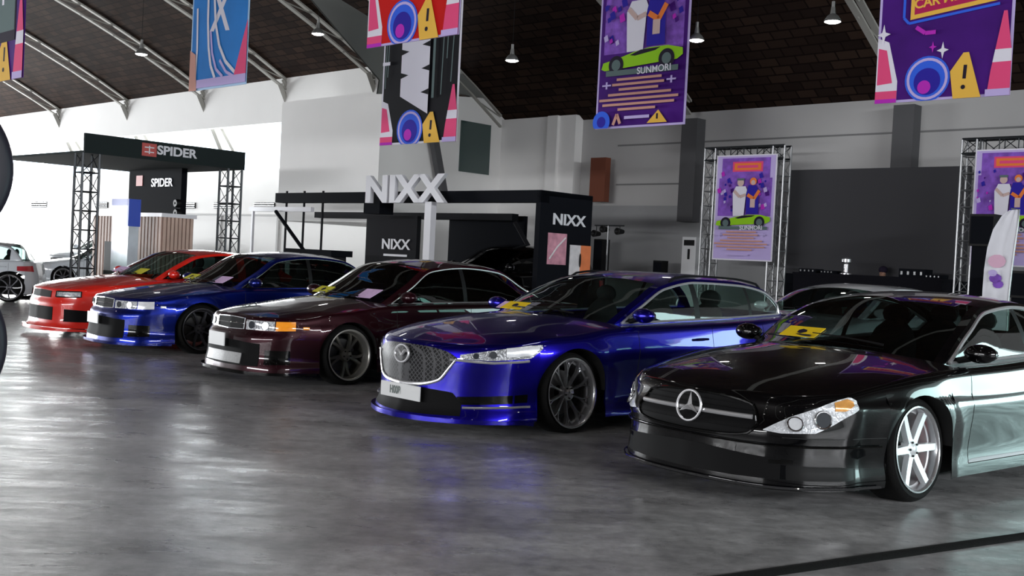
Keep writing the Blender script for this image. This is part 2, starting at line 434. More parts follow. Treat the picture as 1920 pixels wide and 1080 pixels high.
def spoke(mb, M, ang, r0, r1, w0, w1, h0, h1, th, mat, lean=0.0):
    """one wheel spoke from radius r0 to r1; widths w, front heights h"""
    n = 5; vs = []
    for i in range(n + 1):
        t = i / n; r = r0 + (r1 - r0) * t; wd = w0 + (w1 - w0) * t; h = h0 + (h1 - h0) * t ** 1.5; a = ang + lean * t * t
        for sx, hz in ((-1, -th), (-0.8, 0), (0.8, 0), (1, -th)):
            x = r; y = sx * wd / 2; vs.append(M @ Vector((x * cos(a) - y * sin(a), x * sin(a) + y * cos(a), h + hz)))
    fs = []
    for i in range(n):
        for k in range(4): fs.append((i * 4 + k, i * 4 + (k + 1) % 4, (i + 1) * 4 + (k + 1) % 4, (i + 1) * 4 + k))
    fs += [(0, 3, 2, 1), (n * 4, n * 4 + 1, n * 4 + 2, n * 4 + 3)]
    mb.raw(vs, fs, mat)
def make_wheel(root, x, side, S, detail=True):
    T = S['wheel']; Rt_, Rr, wid, style, rm, lipm = T['r'], T['rim'], T['w'], T['style'], T['mat'], T['lip']
    cam_ = T.get('camber', 0.05); yo = S['wheel_y'] if x > -1 else S.get('wheel_y2', S['wheel_y'])
    # local z of the wheel = outwards
    M = Matrix.Translation((x, side * yo, Rt_ * cos(cam_) )) @ Matrix.Rotation(-side * (pi / 2 - cam_), 4, 'X') @ Matrix.Rotation(T.get('turn', 0.3) + x, 4, 'Z')
    if side < 0: pass
    t = MB(); e = 0.012
    t.lathe([(Rr + 0.002, -0.01), (Rr + 0.012, 0.0), (Rr + (Rt_ - Rr) * 0.55, 0.004), (Rt_ - 0.014, -0.012), (Rt_, -0.04), (Rt_, -wid + 0.04), (Rt_ - 0.014, -wid + 0.012), (Rr + 0.01, -wid), (Rr, -wid)], BLACKRUB, 56, M)
    wheel = t.build('wheel', root)
    r = MB()
    dd = T.get('dish', 0.05)
    r.lathe([(Rr + 0.006, 0.001), (Rr + 0.010, 0.006), (Rr, 0.008), (Rr - 0.008, 0.002), (Rr - 0.014, -0.012), (Rr - 0.018, -dd), (Rr - 0.022, -dd)], lipm, 56, M)
    r.lathe([(Rr - 0.018, -dd + 0.001), (Rr - 0.03, -dd - 0.004), (Rr - 0.04, -wid * 0.6), (Rr - 0.03, -wid)], rm, 56, M)
    hr = 0.062
    if style == 'six':
        for k in range(6): spoke(r, M, k * pi / 3, 0.03, Rr - 0.016, 0.062, 0.052, -dd * 0.55, -dd * 0.2, 0.035, rm)
    elif style == 'split':
        for k in range(10):
            a = k * pi / 5
            spoke(r, M, a, 0.04, Rr * 0.62, 0.018, 0.020, -dd * 0.9, -dd * 0.75, 0.03, rm)
            for q in (-1, 1): spoke(r, M, a + q * 0.015, Rr * 0.58, Rr - 0.012, 0.011, 0.011, -dd * 0.75, -dd * 0.45, 0.03, rm, lean=q * 0.16)
    elif style == 'five':
        for k in range(5):
            for q in (-1, 1): spoke(r, M, k * 2 * pi / 5 + q * 0.10, 0.035, Rr - 0.018, 0.036, 0.034, -dd * 0.8, -dd, 0.03, rm, lean=q * 0.13 + 0.10)
    else:
        for k in range(8): spoke(r, M, k * pi / 4, 0.03, Rr - 0.02, 0.03, 0.03, -dd * 0.9, -dd * 0.7, 0.03, rm, lean=0.15)
    h0 = -dd * 0.5
    r.lathe([(0.0, h0 + 0.006), (0.022, h0 + 0.006), (0.03, h0), (hr, h0 - 0.004), (hr + 0.012, h0 - 0.05)], rm, 24, M)
    for k in range(5):
        a = k * 2 * pi / 5; c = M @ Vector((0.045 * cos(a), 0.045 * sin(a), h0)); d = M @ Vector((0.045 * cos(a), 0.045 * sin(a), h0 + 0.008)); r.cyl(c, d, 0.008, DARKPL, 6)
    r.build('rim', wheel)
    if detail:
        b = MB(); b.lathe([(0.06, -0.155), (Rr * 0.66, -0.155), (Rr * 0.66, -0.175), (0.06, -0.175)], pm('brake_steel', (0.10, 0.10, 0.10), 0.5, 0.6), 32, M); b.build('brake_disc', wheel)
        cp = MB(); cm = T.get('caliper', DARKPL)
        vs = []; n = 6
        a0 = T.get('cal_ang', 2.6)
        Mi = M @ Matrix.Rotation(-(T.get('turn', 0.3) + x), 4, 'Z')
        for i in range(n + 1):
            a = a0 + 0.75 * i / n * (1)
            for rr, hh in ((Rr * 0.42, -0.115), (Rr * 0.72, -0.115), (Rr * 0.72, -0.19), (Rr * 0.42, -0.19)): vs.append(Mi @ Vector((rr * cos(a), rr * sin(a), hh)))
        fs = [(i * 4 + k, i * 4 + (k + 1) % 4, (i + 1) * 4 + (k + 1) % 4, (i + 1) * 4 + k) for i in range(n) for k in range(4)] + [(0, 1, 2, 3), (n * 4 + 3, n * 4 + 2, n * 4 + 1, n * 4)]
        cp.raw(vs, fs, cm); cp.build('brake_caliper', wheel)
    return wheel
def greenhouse(B, root, paint, glass, glass_front, trim, full=True):
    S = B.S; X0, X1, ins = S['x_cowl'], S['x_deck'], S['inset']
    yb = lambda x: B.W(x) - ins
    rail = [(0.0, X0, yb(X0), B.zs(X0) + 0.004)] + S['rail'] + [(1.0, X1, yb(X1), B.zs(X1) + 0.004)]
    rx = pchip([(r[0], r[1]) for r in rail]); ry = pchip([(r[0], r[2]) for r in rail]); rz = pchip([(r[0], r[3]) for r in rail])
    ctr = S['center']; cx = pchip([(c[0], c[1]) for c in ctr]); cz = pchip([(c[0], c[2]) for c in ctr])
    th, tb = S['tau_header'], S['tau_back']
    def top(t, v):
        vv = v ** 2; return Vector((cx(t) + (rx(t) - cx(t)) * vv, ry(t) * v, cz(t) + (rz(t) - cz(t)) * v ** 2.3))
    def sd(t, w_):
        x = rx(t); y0 = yb(x); z0 = B.zs(x) + 0.004; y1 = ry(t); z1 = rz(t)
        return Vector((x, y0 + (y1 - y0) * w_ + 0.025 * 4 * w_ * (1 - w_) * min(1, (z1 - z0) / 0.3), z0 + (z1 - z0) * w_))
    def h(t): return max(1e-4, rz(t) - B.zs(rx(t)) - 0.004)
    dlo, dhi = S.get('win_lo', 0.015), S.get('win_hi', 0.035)
    def lo(t): return min(1, dlo / h(t))
    def hi(t):
        e = 0.01; sl = (rz(min(1, t + e)) - rz(max(0, t - e))) / ((rx(min(1, t + e)) - rx(max(0, t - e))) or 1e-6)
        return 1 - dhi * sqrt(1 + sl * sl) / h(t)
    w0 = bis(lambda t: hi(t) - lo(t) - 0.03, 0.01, 0.35); w1 = bis(lambda t: -(hi(t) - lo(t) - 0.03), 0.6, 0.99)
    if 'win_end' in S: w1 = bis(lambda t: rx(t) - S['win_end'], 0.3, 0.999)
    marks = {0.0, 1.0, th, tb, w0, w1}
    pil = []
    for px, pw_ in S['pillars']:
        a = bis(lambda t: rx(t) - (px + pw_ / 2), 0, 1); b = bis(lambda t: rx(t) - (px - pw_ / 2), 0, 1); pil.append((a, b)); marks |= {a, b}
    ts = sorted(marks | {i / 48 for i in range(49)})
    ts = [t for i, t in enumerate(ts) if i == 0 or t - ts[i - 1] > 1e-4 or t in marks]
    body = MB(); nv = 8
    def kind(t):
        if not (w0 - 1e-6 <= t <= w1 + 1e-6): return 'body'
        for a, b in pil:
            if a - 1e-6 <= t <= b + 1e-6: return 'pillar'
        return 'glass'
    panes = []; cur = None
    pillars = []; lastk = ''
    for t0, t1 in zip(ts, ts[1:]):
        k = kind((t0 + t1) / 2)
        def cell(mb, a0, a1, b0, b1, mat, n):
            vs = []
            for i in range(n + 1): vs.append(sd(t0, a0 + (a1 - a0) * i / n)); 
            for i in range(n + 1): vs.append(sd(t1, b0 + (b1 - b0) * i / n))
            fs = [(i, i + 1, n + 2 + i, n + 1 + i) for i in range(n)]; both(mb, (vs, fs), mat)
        l0, l1, h0, h1 = lo(t0), lo(t1), max(hi(t0), lo(t0)), max(hi(t1), lo(t1))
        if k == 'body': cell(body, 0, 1, 0, 1, paint, 6)
        else:
            cell(body, 0, l0, 0, l1, paint, 1); cell(body, h0, 1, h1, 1, paint, 1)
            if k == 'glass':
                if cur is None: cur = []; panes.append(cur)
                cur.append((t0, t1, l0, l1, h0, h1))
            else:
                if lastk != 'pillar': pillar = MB(); pillars.append(pillar)
                cell(pillar, l0, h0, l1, h1, S.get('pillar_mat', DARKPL), 5)
        if k != 'glass': cur = None
        lastk = k
        # roof, header and pillars seen from above
        vg0 = 1 - S.get('a_pillar', 0.05) / max(ry(t0), 0.1); vg1 = 1 - S.get('a_pillar', 0.05) / max(ry(t1), 0.1); tm = (t0 + t1) / 2
        for sg in (1, -1):
            if th <= tm <= tb:
                vs = [top(t0, i / nv) for i in range(nv + 1)] + [top(t1, i / nv) for i in range(nv + 1)]
                fs = [(i, i + 1, nv + 2 + i, nv + 1 + i) for i in range(nv)]
            else: vs = [top(t0, vg0), top(t0, 1), top(t1, vg1), top(t1, 1)]; fs = [(0, 1, 3, 2)]
            if sg < 0: vs = mir(vs)
            body.raw(vs, fs, paint, True)
    # panes
    for pn in panes:
        for sg in (1, -1):
            g = MB(); n = 5
            for (t0, t1, l0, l1, h0, h1) in pn:
                vs = [sd(t0, l0 + (h0 - l0) * i / n) for i in range(n + 1)] + [sd(t1, l1 + (h1 - l1) * i / n) for i in range(n + 1)]
                if sg < 0: vs = mir(vs)
                g.raw(vs, [(i, i + 1, n + 2 + i, n + 1 + i) for i in range(n)], glass, True)
            g.build('side_window', root)
    for nm, a, b in (('windshield', 0.0, th), ('rear_window', tb, 1.0)):
        g = MB(); tt = [t for t in ts if a - 1e-6 <= t <= b + 1e-6]
        for t0, t1 in zip(tt, tt[1:]):
            for sg in (1, -1):
                vg0 = 1 - S.get('a_pillar', 0.05) / max(ry(t0), 0.1); vg1 = 1 - S.get('a_pillar', 0.05) / max(ry(t1), 0.1)
                vs = [top(t0, vg0 * i / nv) for i in range(nv + 1)] + [top(t1, vg1 * i / nv) for i in range(nv + 1)]
                if sg < 0: vs = mir(vs)
                g.raw(vs, [(i, i + 1, nv + 2 + i, nv + 1 + i) for i in range(nv)], glass_front if nm == 'windshield' else glass, True)
        gw = g.build(nm, root)
    for pl in pillars:
        for sg in (1, -1):
            q = MB(); q.mats = pl.mats; keep = [i for i, f in enumerate(pl.f) if pl.v[f[0]][1] * sg > 0]
            for i in keep: q.face([pl.v[j] for j in pl.f[i]], pl.mats[pl.m[i]], True)
            q.build('door_pillar', root)
    # bright line round the side windows
    if trim:
        for sg in (1, -1):
            m = MB(); seq = [t for t in ts if w0 - 1e-6 <= t <= w1 + 1e-6]
            up = [sd(t, hi(t)) + Vector((0, 0.006, 0.0)) for t in seq]; dn = [sd(t, lo(t)) + Vector((0, 0.006, 0.0)) for t in seq]
            loop = dn + up[::-1]
            if S.get('trim_low_only'): loop = dn
            if sg < 0: loop = mir(loop)
            m.tube(loop, S.get('trim_r', 0.009), trim, 6, closed=not S.get('trim_low_only')); m.build('window_trim', root)
    B.gtop = top; B.gside = sd; B.gw0 = w0; B.rx = rx
    return body
def seat(mb, x, y, z):
    mb.ell((x, y, z), 0.26, 0.25, 0.10, SEATM, 12, 8); M = Matrix.Rotation(-0.25, 3, 'Y')
    mb.ell((x - 0.27, y, z + 0.30), 0.09, 0.24, 0.34, SEATM, 12, 8, M); mb.ell((x - 0.36, y, z + 0.66), 0.05, 0.13, 0.09, SEATM, 10, 6)
def make_car(name, S, loc, rz, label, cat='car', group=None, lamp=None, detail=2):
    root = empty(name, loc, rz); tag(root, label, cat, group)
    B = Body(S); B.root = root; B.S = S
    paint = S['paint']
    mb = MB(); B.wall(mb, paint)
    # shelf from the shoulder to the base of the side windows
    xs = [B._xy(l)[0] for l, a in B.cols if B.LA < l < B.LB]; xs = sorted({round(x, 5) for x in xs if S['x_deck'] - 1e-4 <= x <= S['x_cowl'] + 1e-4}, reverse=True)
    for sg in (1, -1):
        vs = []
        for x in xs: vs += [(x, sg * B.W(x), B.zs(x)), (x, sg * (B.W(x) - S['inset'] - 0.03), B.zs(x) + 0.006)]
        mb.raw(vs, [(2 * i, 2 * i + 1, 2 * i + 3, 2 * i + 2) for i in range(len(xs) - 1)], paint, True)
    hood = MB(); B.hood = B.top(hood, S.get('hood_mat', paint))
    deck = B.top(mb, paint, rear=True)
    gm = greenhouse(B, root, paint, S['glass'], S['glass_f'], S.get('trim'), True)
    for f, m_, sm_ in zip(gm.f, gm.m, gm.sm): pass
    i = len(mb.v); mb.v += gm.v; k = mb.mi(paint)
    for f in gm.f: mb.f.append(tuple(i + j for j in f)); mb.m.append(k); mb.sm.append(True)
    # floor pan and inner body
    xfr = S['nose'][0][1]; xre = S['tail'][0][1]
    mb.box(xre + 0.12, xfr - 0.30, -0.58, 0.58, S['zb_side'] + 0.03, 0.50, LINER)
    mb.box(-S['wb'] + 0.40, -0.42, -B.W(-1) + 0.05, B.W(-1) - 0.05, S['zb_side'] + 0.01, 0.42, LINER)
    body = mb.build('body', root, merge=True, angle=50)
    hood.build('hood', root, angle=50)
    dz = B.zs(S['x_cowl']) - 0.05
    it = MB(); it.box(S['x_cowl'] - 0.40, S['center'][0][1] + 0.05, -0.66, 0.66, dz - 0.16, dz - 0.02, DARKPL); it.build('dashboard', root)
    for (sx, sy) in ((-1.45 + S.get('seat_dx', 0), 0.36), (-1.45 + S.get('seat_dx', 0), -0.36)) + (((-2.25 + S.get('seat_dx', 0), 0.36), (-2.25 + S.get('seat_dx', 0), -0.36)) if S.get('rear_seats', True) else ()):
        sm = MB(); seat(sm, sx, sy, 0.50 - 0.04); sm.build('seat', root)
    if detail > 1:
        st = MB(); M = Matrix.Translation((-1.02 + S.get('seat_dx', 0), S.get('drive_y', -0.36), dz - 0.04)) @ Matrix.Rotation(1.2, 4, 'Y')
        st.tube([M @ Vector((0.18 * cos(a), 0.18 * sin(a), 0)) for a in [2 * pi * k / 24 for k in range(24)]], 0.013, DARKPL, 6, closed=True)
        st.cyl(M @ Vector((0, 0.17, 0)), M @ Vector((0, -0.17, 0)), 0.018, DARKPL, 6); st.cyl(M @ Vector((0, 0, 0)), M @ Vector((0, 0, 0.25)), 0.03, DARKPL, 8); st.build('steering_wheel', root)
    for x in (0, -S['wb']):
        for sg in (1, -1): make_wheel(root, x, sg, S, detail > 1 and sg > 0)
    # panel gaps
    sm = MB()
    for sx in S['doors']:
        l = B.LX(sx); pl = B.line([(l, B.zS(l) - 0.004), (l, S['zb_side'] + 0.08)], -0.001, 16)
        for q in (pl, mir(pl)): sm.tube(q, 0.0032, SEAM, 5)
    for a, b in zip(S['doors'], S['doors'][1:]):
        pl = B.line([(B.LX(a), S['zb_side'] + 0.08), (B.LX(b), S['zb_side'] + 0.08)], -0.001, 16)
        for q in (pl, mir(pl)): sm.tube(q, 0.0032, SEAM, 5)
    if S.get('bumper_gap'):
        pl = B.line(S['bumper_gap'](B), -0.001, 10)
        for q in (pl, mir(pl)): sm.tube(q, 0.003, SEAM, 5)
    sm.build('panel_seam', root)
    for hx, hz in S['handles']:
        for sg in (1, -1):
            hm = MB(); l = B.LX(hx); pts = [B.Q(l + d, hz, o) for d, o in ((-0.10, 0.004), (-0.08, 0.03), (0, 0.036), (0.08, 0.03), (0.10, 0.004))]
            if sg < 0: pts = mir(pts)
            hm.tube(pts, [0.008, 0.011, 0.012, 0.011, 0.008], S.get('handle_mat', paint), 8); hm.build('door_handle', root)
    for sg in (1, -1):
        mm = MB(); p = B.gside(B.gw0, 0.5); x0 = p.x - S.get('mirror_dx', 0.10); y0 = B.W(x0) - S['inset'] + 0.02; z0 = B.zs(x0) + 0.03
        c = Vector((x0, y0 + 0.15, z0 + 0.065))
        mm.ell(c, 0.075, 0.115, 0.065, S.get('mirror_mat', paint), 14, 10); mm.tube([(x0, y0 - 0.03, z0), (x0, y0 + 0.08, z0 + 0.03)], [0.02, 0.025], DARKPL, 8)
        if sg < 0: mm.v = [(v[0], -v[1], v[2]) for v in mm.v]
        m_ = mm.build('wing_mirror', root)
        gm2 = MB(); gm2.ell(c + Vector((-0.055, 0, 0)), 0.028, 0.098, 0.052, pm('mirror_glass', (0.5, 0.55, 0.6), 0.03, 1.0), 12, 8)
        if sg < 0: gm2.v = [(v[0], -v[1], v[2]) for v in gm2.v]
        gm2.build('mirror_glass', m_)
    for yy in (0.42, -0.12):
        wm = MB(); a = B.gtop(0.01, 0) ; pts = []
        for k in range(6):
            u = k / 5; v = min(0.92, abs(yy - 0.55 * u) / 0.72); q = B.gtop(0.02 + 0.03 * u * 0.5, v); pts.append(Vector((q.x + 0.01, (yy - 0.55 * u), q.z + 0.02)))
        wm.tube(pts, [0.009, 0.007, 0.006, 0.006, 0.005, 0.004], DARKPL, 6); wm.build('wiper', root)
    return B
def plate(B, l0, l1, z0, z1, text=None, mat=None, off=0.03, tilt=0.0):
    a = B.Q(l0, (z0 + z1) / 2, off); b = B.Q(l1, (z0 + z1) / 2, off); c = (a + b) / 2; x = (b - a).normalized(); n = x.cross(Vector((0, 0, 1)))
    if n.x < 0: n = -n
    up = Vector((0, 0, 1)); W_ = (b - a).length; M = Matrix(((x.x, 0, n.x, c.x), (x.y, 0, n.y, c.y), (0, 1, 0, c.z), (0, 0, 0, 1)))
    mb = MB(); h = z1 - z0
    vs = [M @ Vector(p) for p in [(-W_ / 2, -h / 2, 0), (W_ / 2, -h / 2, 0), (W_ / 2, h / 2, 0), (-W_ / 2, h / 2, 0), (-W_ / 2, -h / 2, 0.012), (W_ / 2, -h / 2, 0.012), (W_ / 2, h / 2, 0.012), (-W_ / 2, h / 2, 0.012)]]
    mb.box8(vs, mat or pm('plate_white', (0.75, 0.76, 0.76), 0.4))
    if text: addtext(mb, text, h * 0.72, M @ Matrix.Translation((-W_ * 0.12, 0, 0.013)), pm('plate_ink', (0.12, 0.15, 0.14), 0.5), 0.001, 0.004, sx=0.72)
    return mb.build('licence_plate', B.root)
# ================================================================== the cars
P_BLACK = pm('black_paint', (0.0015, 0.0015, 0.002), 0.25, 0.0, 1.0, 0.1)
P_BLUE = pm('royal_blue_paint', (0.010, 0.005, 0.33), 0.30, 0.95, .8, 0.2, vary=0.08, vscale=300)
P_MAROON = pm('maroon_paint', (0.022, 0.0015, 0.005), 0.35, 0.5, .8, 0.2)
P_NAVY = pm('deep_blue_paint', (0.004, 0.014, 0.20), 0.3, 0.85, .9, 0.2)
P_RED = pm('red_paint', (0.78, 0.018, 0.008), 0.3, 0.0, 1.0, 0.5)
P_WHITE = pm('white_paint', (0.62, 0.66, 0.70), 0.3, 0.0, 1.0)
P_SILVER = pm('silver_paint', (0.80, 0.82, 0.85), 0.35, 0.1, 1.0)
P_LBLUE = pm('pale_blue_paint', (0.35, 0.48, 0.60), 0.3, 0.3, 1.0)
G_DARK = glassmat('tinted_glass', (0.16, 0.22, 0.21)); G_FRONT = glassmat('windshield_glass', (0.42, 0.50, 0.48)); G_CLEAR = glassmat('clear_glass', (0.55, 0.68, 0.64))
G_VDARK = glassmat('dark_glass', (0.05, 0.06, 0.06))
LAMP = pm('lamp_reflector', (0.40, 0.41, 0.43), 0.3, 0.5, 1.0, vary=0.6, vscale=26, bump=0.8, bscale=40)
LAMPB = pm('lamp_white', (0.82, 0.84, 0.88), 0.2, 0.2, 1.0, vary=0.15, vscale=30)
AMBER = pm('amber_lens', (0.95, 0.30, 0.02), 0.15, 0.0, 1.0, vary=0.3, vscale=25, emit=(1.0, 0.28, 0.02), es=0.25)
AMBER2 = pm('amber_reflector', (0.85, 0.38, 0.10), 0.2, 0.2, 1.0, vary=0.3, vscale=30)
LENSD = pm('projector_lens', (0.05, 0.055, 0.065), 0.05, 0.3, 1.0)
BLACKG = pm('gloss_black', (0.002, 0.002, 0.002), 0.2, 0, .6, .1)
RIM_W = pm('rim_white_silver', (0.72, 0.73, 0.75), 0.35, 0.35, 0.6)
RIM_C = pm('rim_polished', (0.66, 0.66, 0.68), 0.24, 0.85)
RIM_D = pm('rim_bronze_grey', (0.17, 0.165, 0.14), 0.4, 0.6, 0.3)
RIM_K = pm('rim_gunmetal', (0.07, 0.07, 0.08), 0.4, 0.5, 0.3)
LIPM = pm('rim_lip', (0.55, 0.54, 0.50), 0.3, 0.75)
CALR = pm('red_caliper', (0.42, 0.01, 0.015), 0.35)
WHEELS = {}
CLS = dict(
    nose=[(0, 1.03), (.25, 1.015), (.47, .965), (.66, .84), (.79, .64)], plan=[(.64, .79), (.2, .845), (-.3, .88), (-1.4, .895), (-2.6, .885), (-3.2, .85), (-3.75, .76)],
    tail=[(0, -4.02), (.4, -3.98), (.65, -3.88), (.76, -3.75)],
    z_nose=[(0, .68), (.5, .68), (.79, .70)], z_side=[(.64, .70), (.2, .775), (0, .805), (-.4, .83), (-1.2, .85), (-2.2, .895), (-3.2, .945), (-3.75, .90)], z_tail=[(0, .92), (.76, .90)],
    prof_f=[(.08, .085), (.14, .10), (.30, .088), (.40, .085), (.44, .095), (.49, .08), (.53, .045), (.64, .012), (.72, 0)],
    prof_s=[(.10, .015), (.14, .02), (.17, .018), (.28, .002), (.40, .012), (.56, .03), (.62, .032), (.645, .012), (.75, .002), (.95, -.03)],
    prof_r=[(.15, .02), (.5, .08), (.9, 0)], roll=.045, flare=.03, wb=2.854, arch_r=.348, arch_z=.335, zb_front=.115, zb_side=.12, zb_rear=.16,
    x_cowl=-.50, x_deck=-3.38, inset=.10, hood_mid=[(1.03, .68), (.84, .745), (.45, .825), (-.05, .89), (-.25, .915)], hood_pow=2.8, deck_mid=[(-4.02, .92), (-3.3, 1.0)],
    rail=[(.13, -.90, .735, 1.085), (.27, -1.34, .640, 1.235), (.42, -1.85, .605, 1.275), (.60, -2.35, .600, 1.235), (.80, -2.92, .62, 1.10)],
    center=[(0, -.24, .925), (.13, -.66, 1.10), (.27, -1.12, 1.275), (.42, -1.75, 1.325), (.60, -2.3, 1.30), (.80, -2.85, 1.17), (1, -3.35, .995)], tau_header=.27, tau_back=.60,
    pillars=[(-1.80, .07), (-2.75, .05)], win_end=-3.0, doors=[-.62, -1.78, -2.75], handles=[(-1.62, .76), (-2.62, .79)], drive_y=-.36, wheel_y=.925,
    wheel=dict(r=.335, rim=.265, w=.25, style='six', mat=RIM_W, lip=RIM_C, dish=.06, camber=.09, turn=0.0, caliper=CALR, cal_ang=2.7), paint=P_BLACK, glass=G_CLEAR, glass_f=glassmat('smoked_glass', (0.10, 0.12, 0.12)), trim=BRIGHT, trim_r=.014, mirror_mat=P_BLACK, a_pillar=.05,
    bumper_gap=lambda B: [(B.LX(.36), .43), (B.LY(.55), .43)], seat_dx=-.1)
MZ6 = dict(
    nose=[(0, .98), (.2, .955), (.42, .87), (.62, .73), (.76, .55)], plan=[(.55, .76), (.2, .84), (-.3, .87), (-1.4, .88), (-2.5, .87), (-3.2, .82), (-3.62, .72)],
    tail=[(0, -3.86), (.4, -3.83), (.62, -3.74), (.72, -3.62)],
    z_nose=[(0, .725), (.45, .725), (.76, .745)], z_side=[(.55, .745), (.2, .80), (0, .815), (-.5, .87), (-1.2, .895), (-2.2, .925), (-3.2, .96), (-3.62, .97)], z_tail=[(0, .97), (.72, .97)],
    prof_f=[(.08, .10), (.12, .10), (.20, .06), (.40, .05), (.55, .05), (.66, .03), (.74, 0)],
    prof_s=[(.10, .02), (.15, .02), (.26, -.012), (.42, .0), (.56, .022), (.66, .034), (.74, .022), (.86, 0), (.97, -.02)],
    prof_r=[(.15, .02), (.5, .08), (.9, 0)], roll=.05, flare=.025, wb=2.75, arch_r=.365, arch_z=.345, zb_front=.12, zb_side=.12, zb_rear=.18,
    x_cowl=-.62, x_deck=-3.52, inset=.11, hood_mid=[(.98, .725), (.8, .785), (.45, .855), (0, .915), (-.36, .945)], hood_pow=2.6, deck_mid=[(-3.86, .97), (-3.6, 1.0)],
    rail=[(.14, -1.02, .735, 1.09), (.26, -1.42, .665, 1.245), (.42, -1.95, .63, 1.315), (.62, -2.6, .615, 1.305), (.80, -3.15, .60, 1.245), (.90, -3.38, .62, 1.13)],
    center=[(0, -.34, .935), (.14, -.80, 1.13), (.26, -1.22, 1.30), (.42, -1.85, 1.365), (.62, -2.55, 1.36), (.80, -3.15, 1.325), (.90, -3.45, 1.18), (1, -3.68, .99)], tau_header=.26, tau_back=.81,
    pillars=[(-1.86, .085), (-2.78, .05)], win_end=-3.40, doors=[-.78, -1.86, -2.72], handles=[(-1.66, .76), (-2.58, .80)], wheel_y=.905,
    wheel=dict(r=.335, rim=.283, w=.24, style='split', mat=RIM_C, lip=RIM_C, dish=.075, camber=.07), paint=P_BLUE, glass=G_CLEAR, glass_f=G_FRONT, trim=BRIGHT, trim_r=.012, a_pillar=.055)
CHA = dict(
    nose=[(0, .86), (.3, .84), (.52, .775), (.68, .65), (.755, .50)], plan=[(.50, .755), (.2, .805), (-.3, .83), (-1.4, .845), (-2.6, .835), (-3.3, .79), (-3.70, .71)],
    tail=[(0, -3.88), (.4, -3.86), (.62, -3.80), (.71, -3.70)],
    z_nose=[(0, .71), (.45, .70), (.755, .70)], z_side=[(.50, .70), (.2, .755), (0, .775), (-.5, .835), (-1.2, .86), (-2.2, .88), (-3.2, .90), (-3.70, .88)], z_tail=[(0, .89), (.71, .88)],
    prof_f=[(.08, .11), (.13, .115), (.30, .085), (.44, .08), (.50, .07), (.54, .035), (.66, .02), (.70, 0)],
    prof_s=[(.10, .03), (.17, .03), (.26, .0), (.42, .015), (.55, .03), (.60, .03), (.63, .018), (.80, .0), (.9, -.01)],
    prof_r=[(.15, .02), (.5, .08), (.9, 0)], roll=.03, flare=.035, wb=2.73, arch_r=.345, arch_z=.325, zb_front=.13, zb_side=.13, zb_rear=.18,
    x_cowl=-.52, x_deck=-3.10, inset=.085, hood_mid=[(.86, .71), (.72, .745), (.3, .815), (-.1, .875), (-.3, .90)], hood_pow=3.4, deck_mid=[(-3.88, .89), (-3.1, .95)],
    rail=[(.14, -.90, .71, 1.07), (.27, -1.26, .635, 1.265), (.44, -1.80, .605, 1.32), (.62, -2.32, .605, 1.285), (.80, -2.72, .63, 1.11)],
    center=[(0, -.28, .895), (.14, -.68, 1.09), (.27, -1.08, 1.31), (.44, -1.70, 1.37), (.62, -2.28, 1.345), (.80, -2.72, 1.14), (1, -3.06, .945)], tau_header=.27, tau_back=.62,
    pillars=[(-1.72, .06)], win_end=-2.82, doors=[-.62, -1.70, -2.55], handles=[(-1.52, .72), (-2.42, .74)], wheel_y=.885,
    wheel=dict(r=.322, rim=.262, w=.25, style='five', mat=RIM_D, lip=LIPM, dish=.09, camber=.08), paint=P_MAROON, glass=G_VDARK, glass_f=glassmat('shaded_glass', (0.25, 0.28, 0.27)), trim=BRIGHT, trim_r=.007, a_pillar=.045)
NAV = dict(CHA); NAV.update(paint=P_NAVY, glass=G_DARK, glass_f=G_FRONT, wheel=dict(r=.322, rim=.262, w=.25, style='eight', mat=RIM_K, lip=RIM_K, dish=.06, camber=.05), trim=pm('thin_steel', (0.45, 0.47, 0.5), 0.2, 1.0))
R34 = dict(CHA)
R34.update(nose=[(0, .83), (.3, .81), (.55, .75), (.70, .65), (.80, .48)], plan=[(.48, .80), (.2, .85), (-.3, .865), (-1.4, .865), (-2.6, .87), (-3.2, .84), (-3.55, .78)],
    z_nose=[(0, .70), (.45, .69), (.80, .70)], z_side=[(.48, .70), (.2, .76), (0, .78), (-.5, .84), (-1.2, .87), (-2.2, .90), (-3.1, .93), (-3.55, .92)], tail=[(0, -3.72), (.5, -3.70), (.7, -3.62), (.78, -3.55)],
    x_cowl=-.50, x_deck=-2.95, inset=.09, hood_mid=[(.83, .70), (.7, .74), (.3, .815), (-.1, .875), (-.3, .90)], deck_mid=[(-3.72, .93), (-2.95, .98)],
    rail=[(.14, -.90, .73, 1.09), (.27, -1.26, .66, 1.24), (.44, -1.72, .63, 1.29), (.62, -2.15, .63, 1.26), (.80, -2.55, .66, 1.13)],
    center=[(0, -.26, .895), (.14, -.66, 1.10), (.27, -1.06, 1.285), (.44, -1.62, 1.335), (.62, -2.1, 1.32), (.80, -2.55, 1.17), (1, -2.92, .975)],
    pillars=[(-1.95, .14)], win_end=-2.6, doors=[-.60, -1.95], handles=[(-1.75, .73)], paint=P_RED, glass=G_DARK, glass_f=G_CLEAR, trim=None, pillar_mat=P_RED, wb=2.665, flare=.05, wheel_y=.91,
    wheel=dict(r=.322, rim=.262, w=.26, style='six', mat=RIM_K, lip=RIM_K, dish=.06, camber=.04), mirror_mat=P_RED)
R34['prof_f'] = [(.08, .13), (.12, .13), (.16, .09), (.30, .075), (.46, .07), (.54, .04), (.66, .02), (.70, 0)]
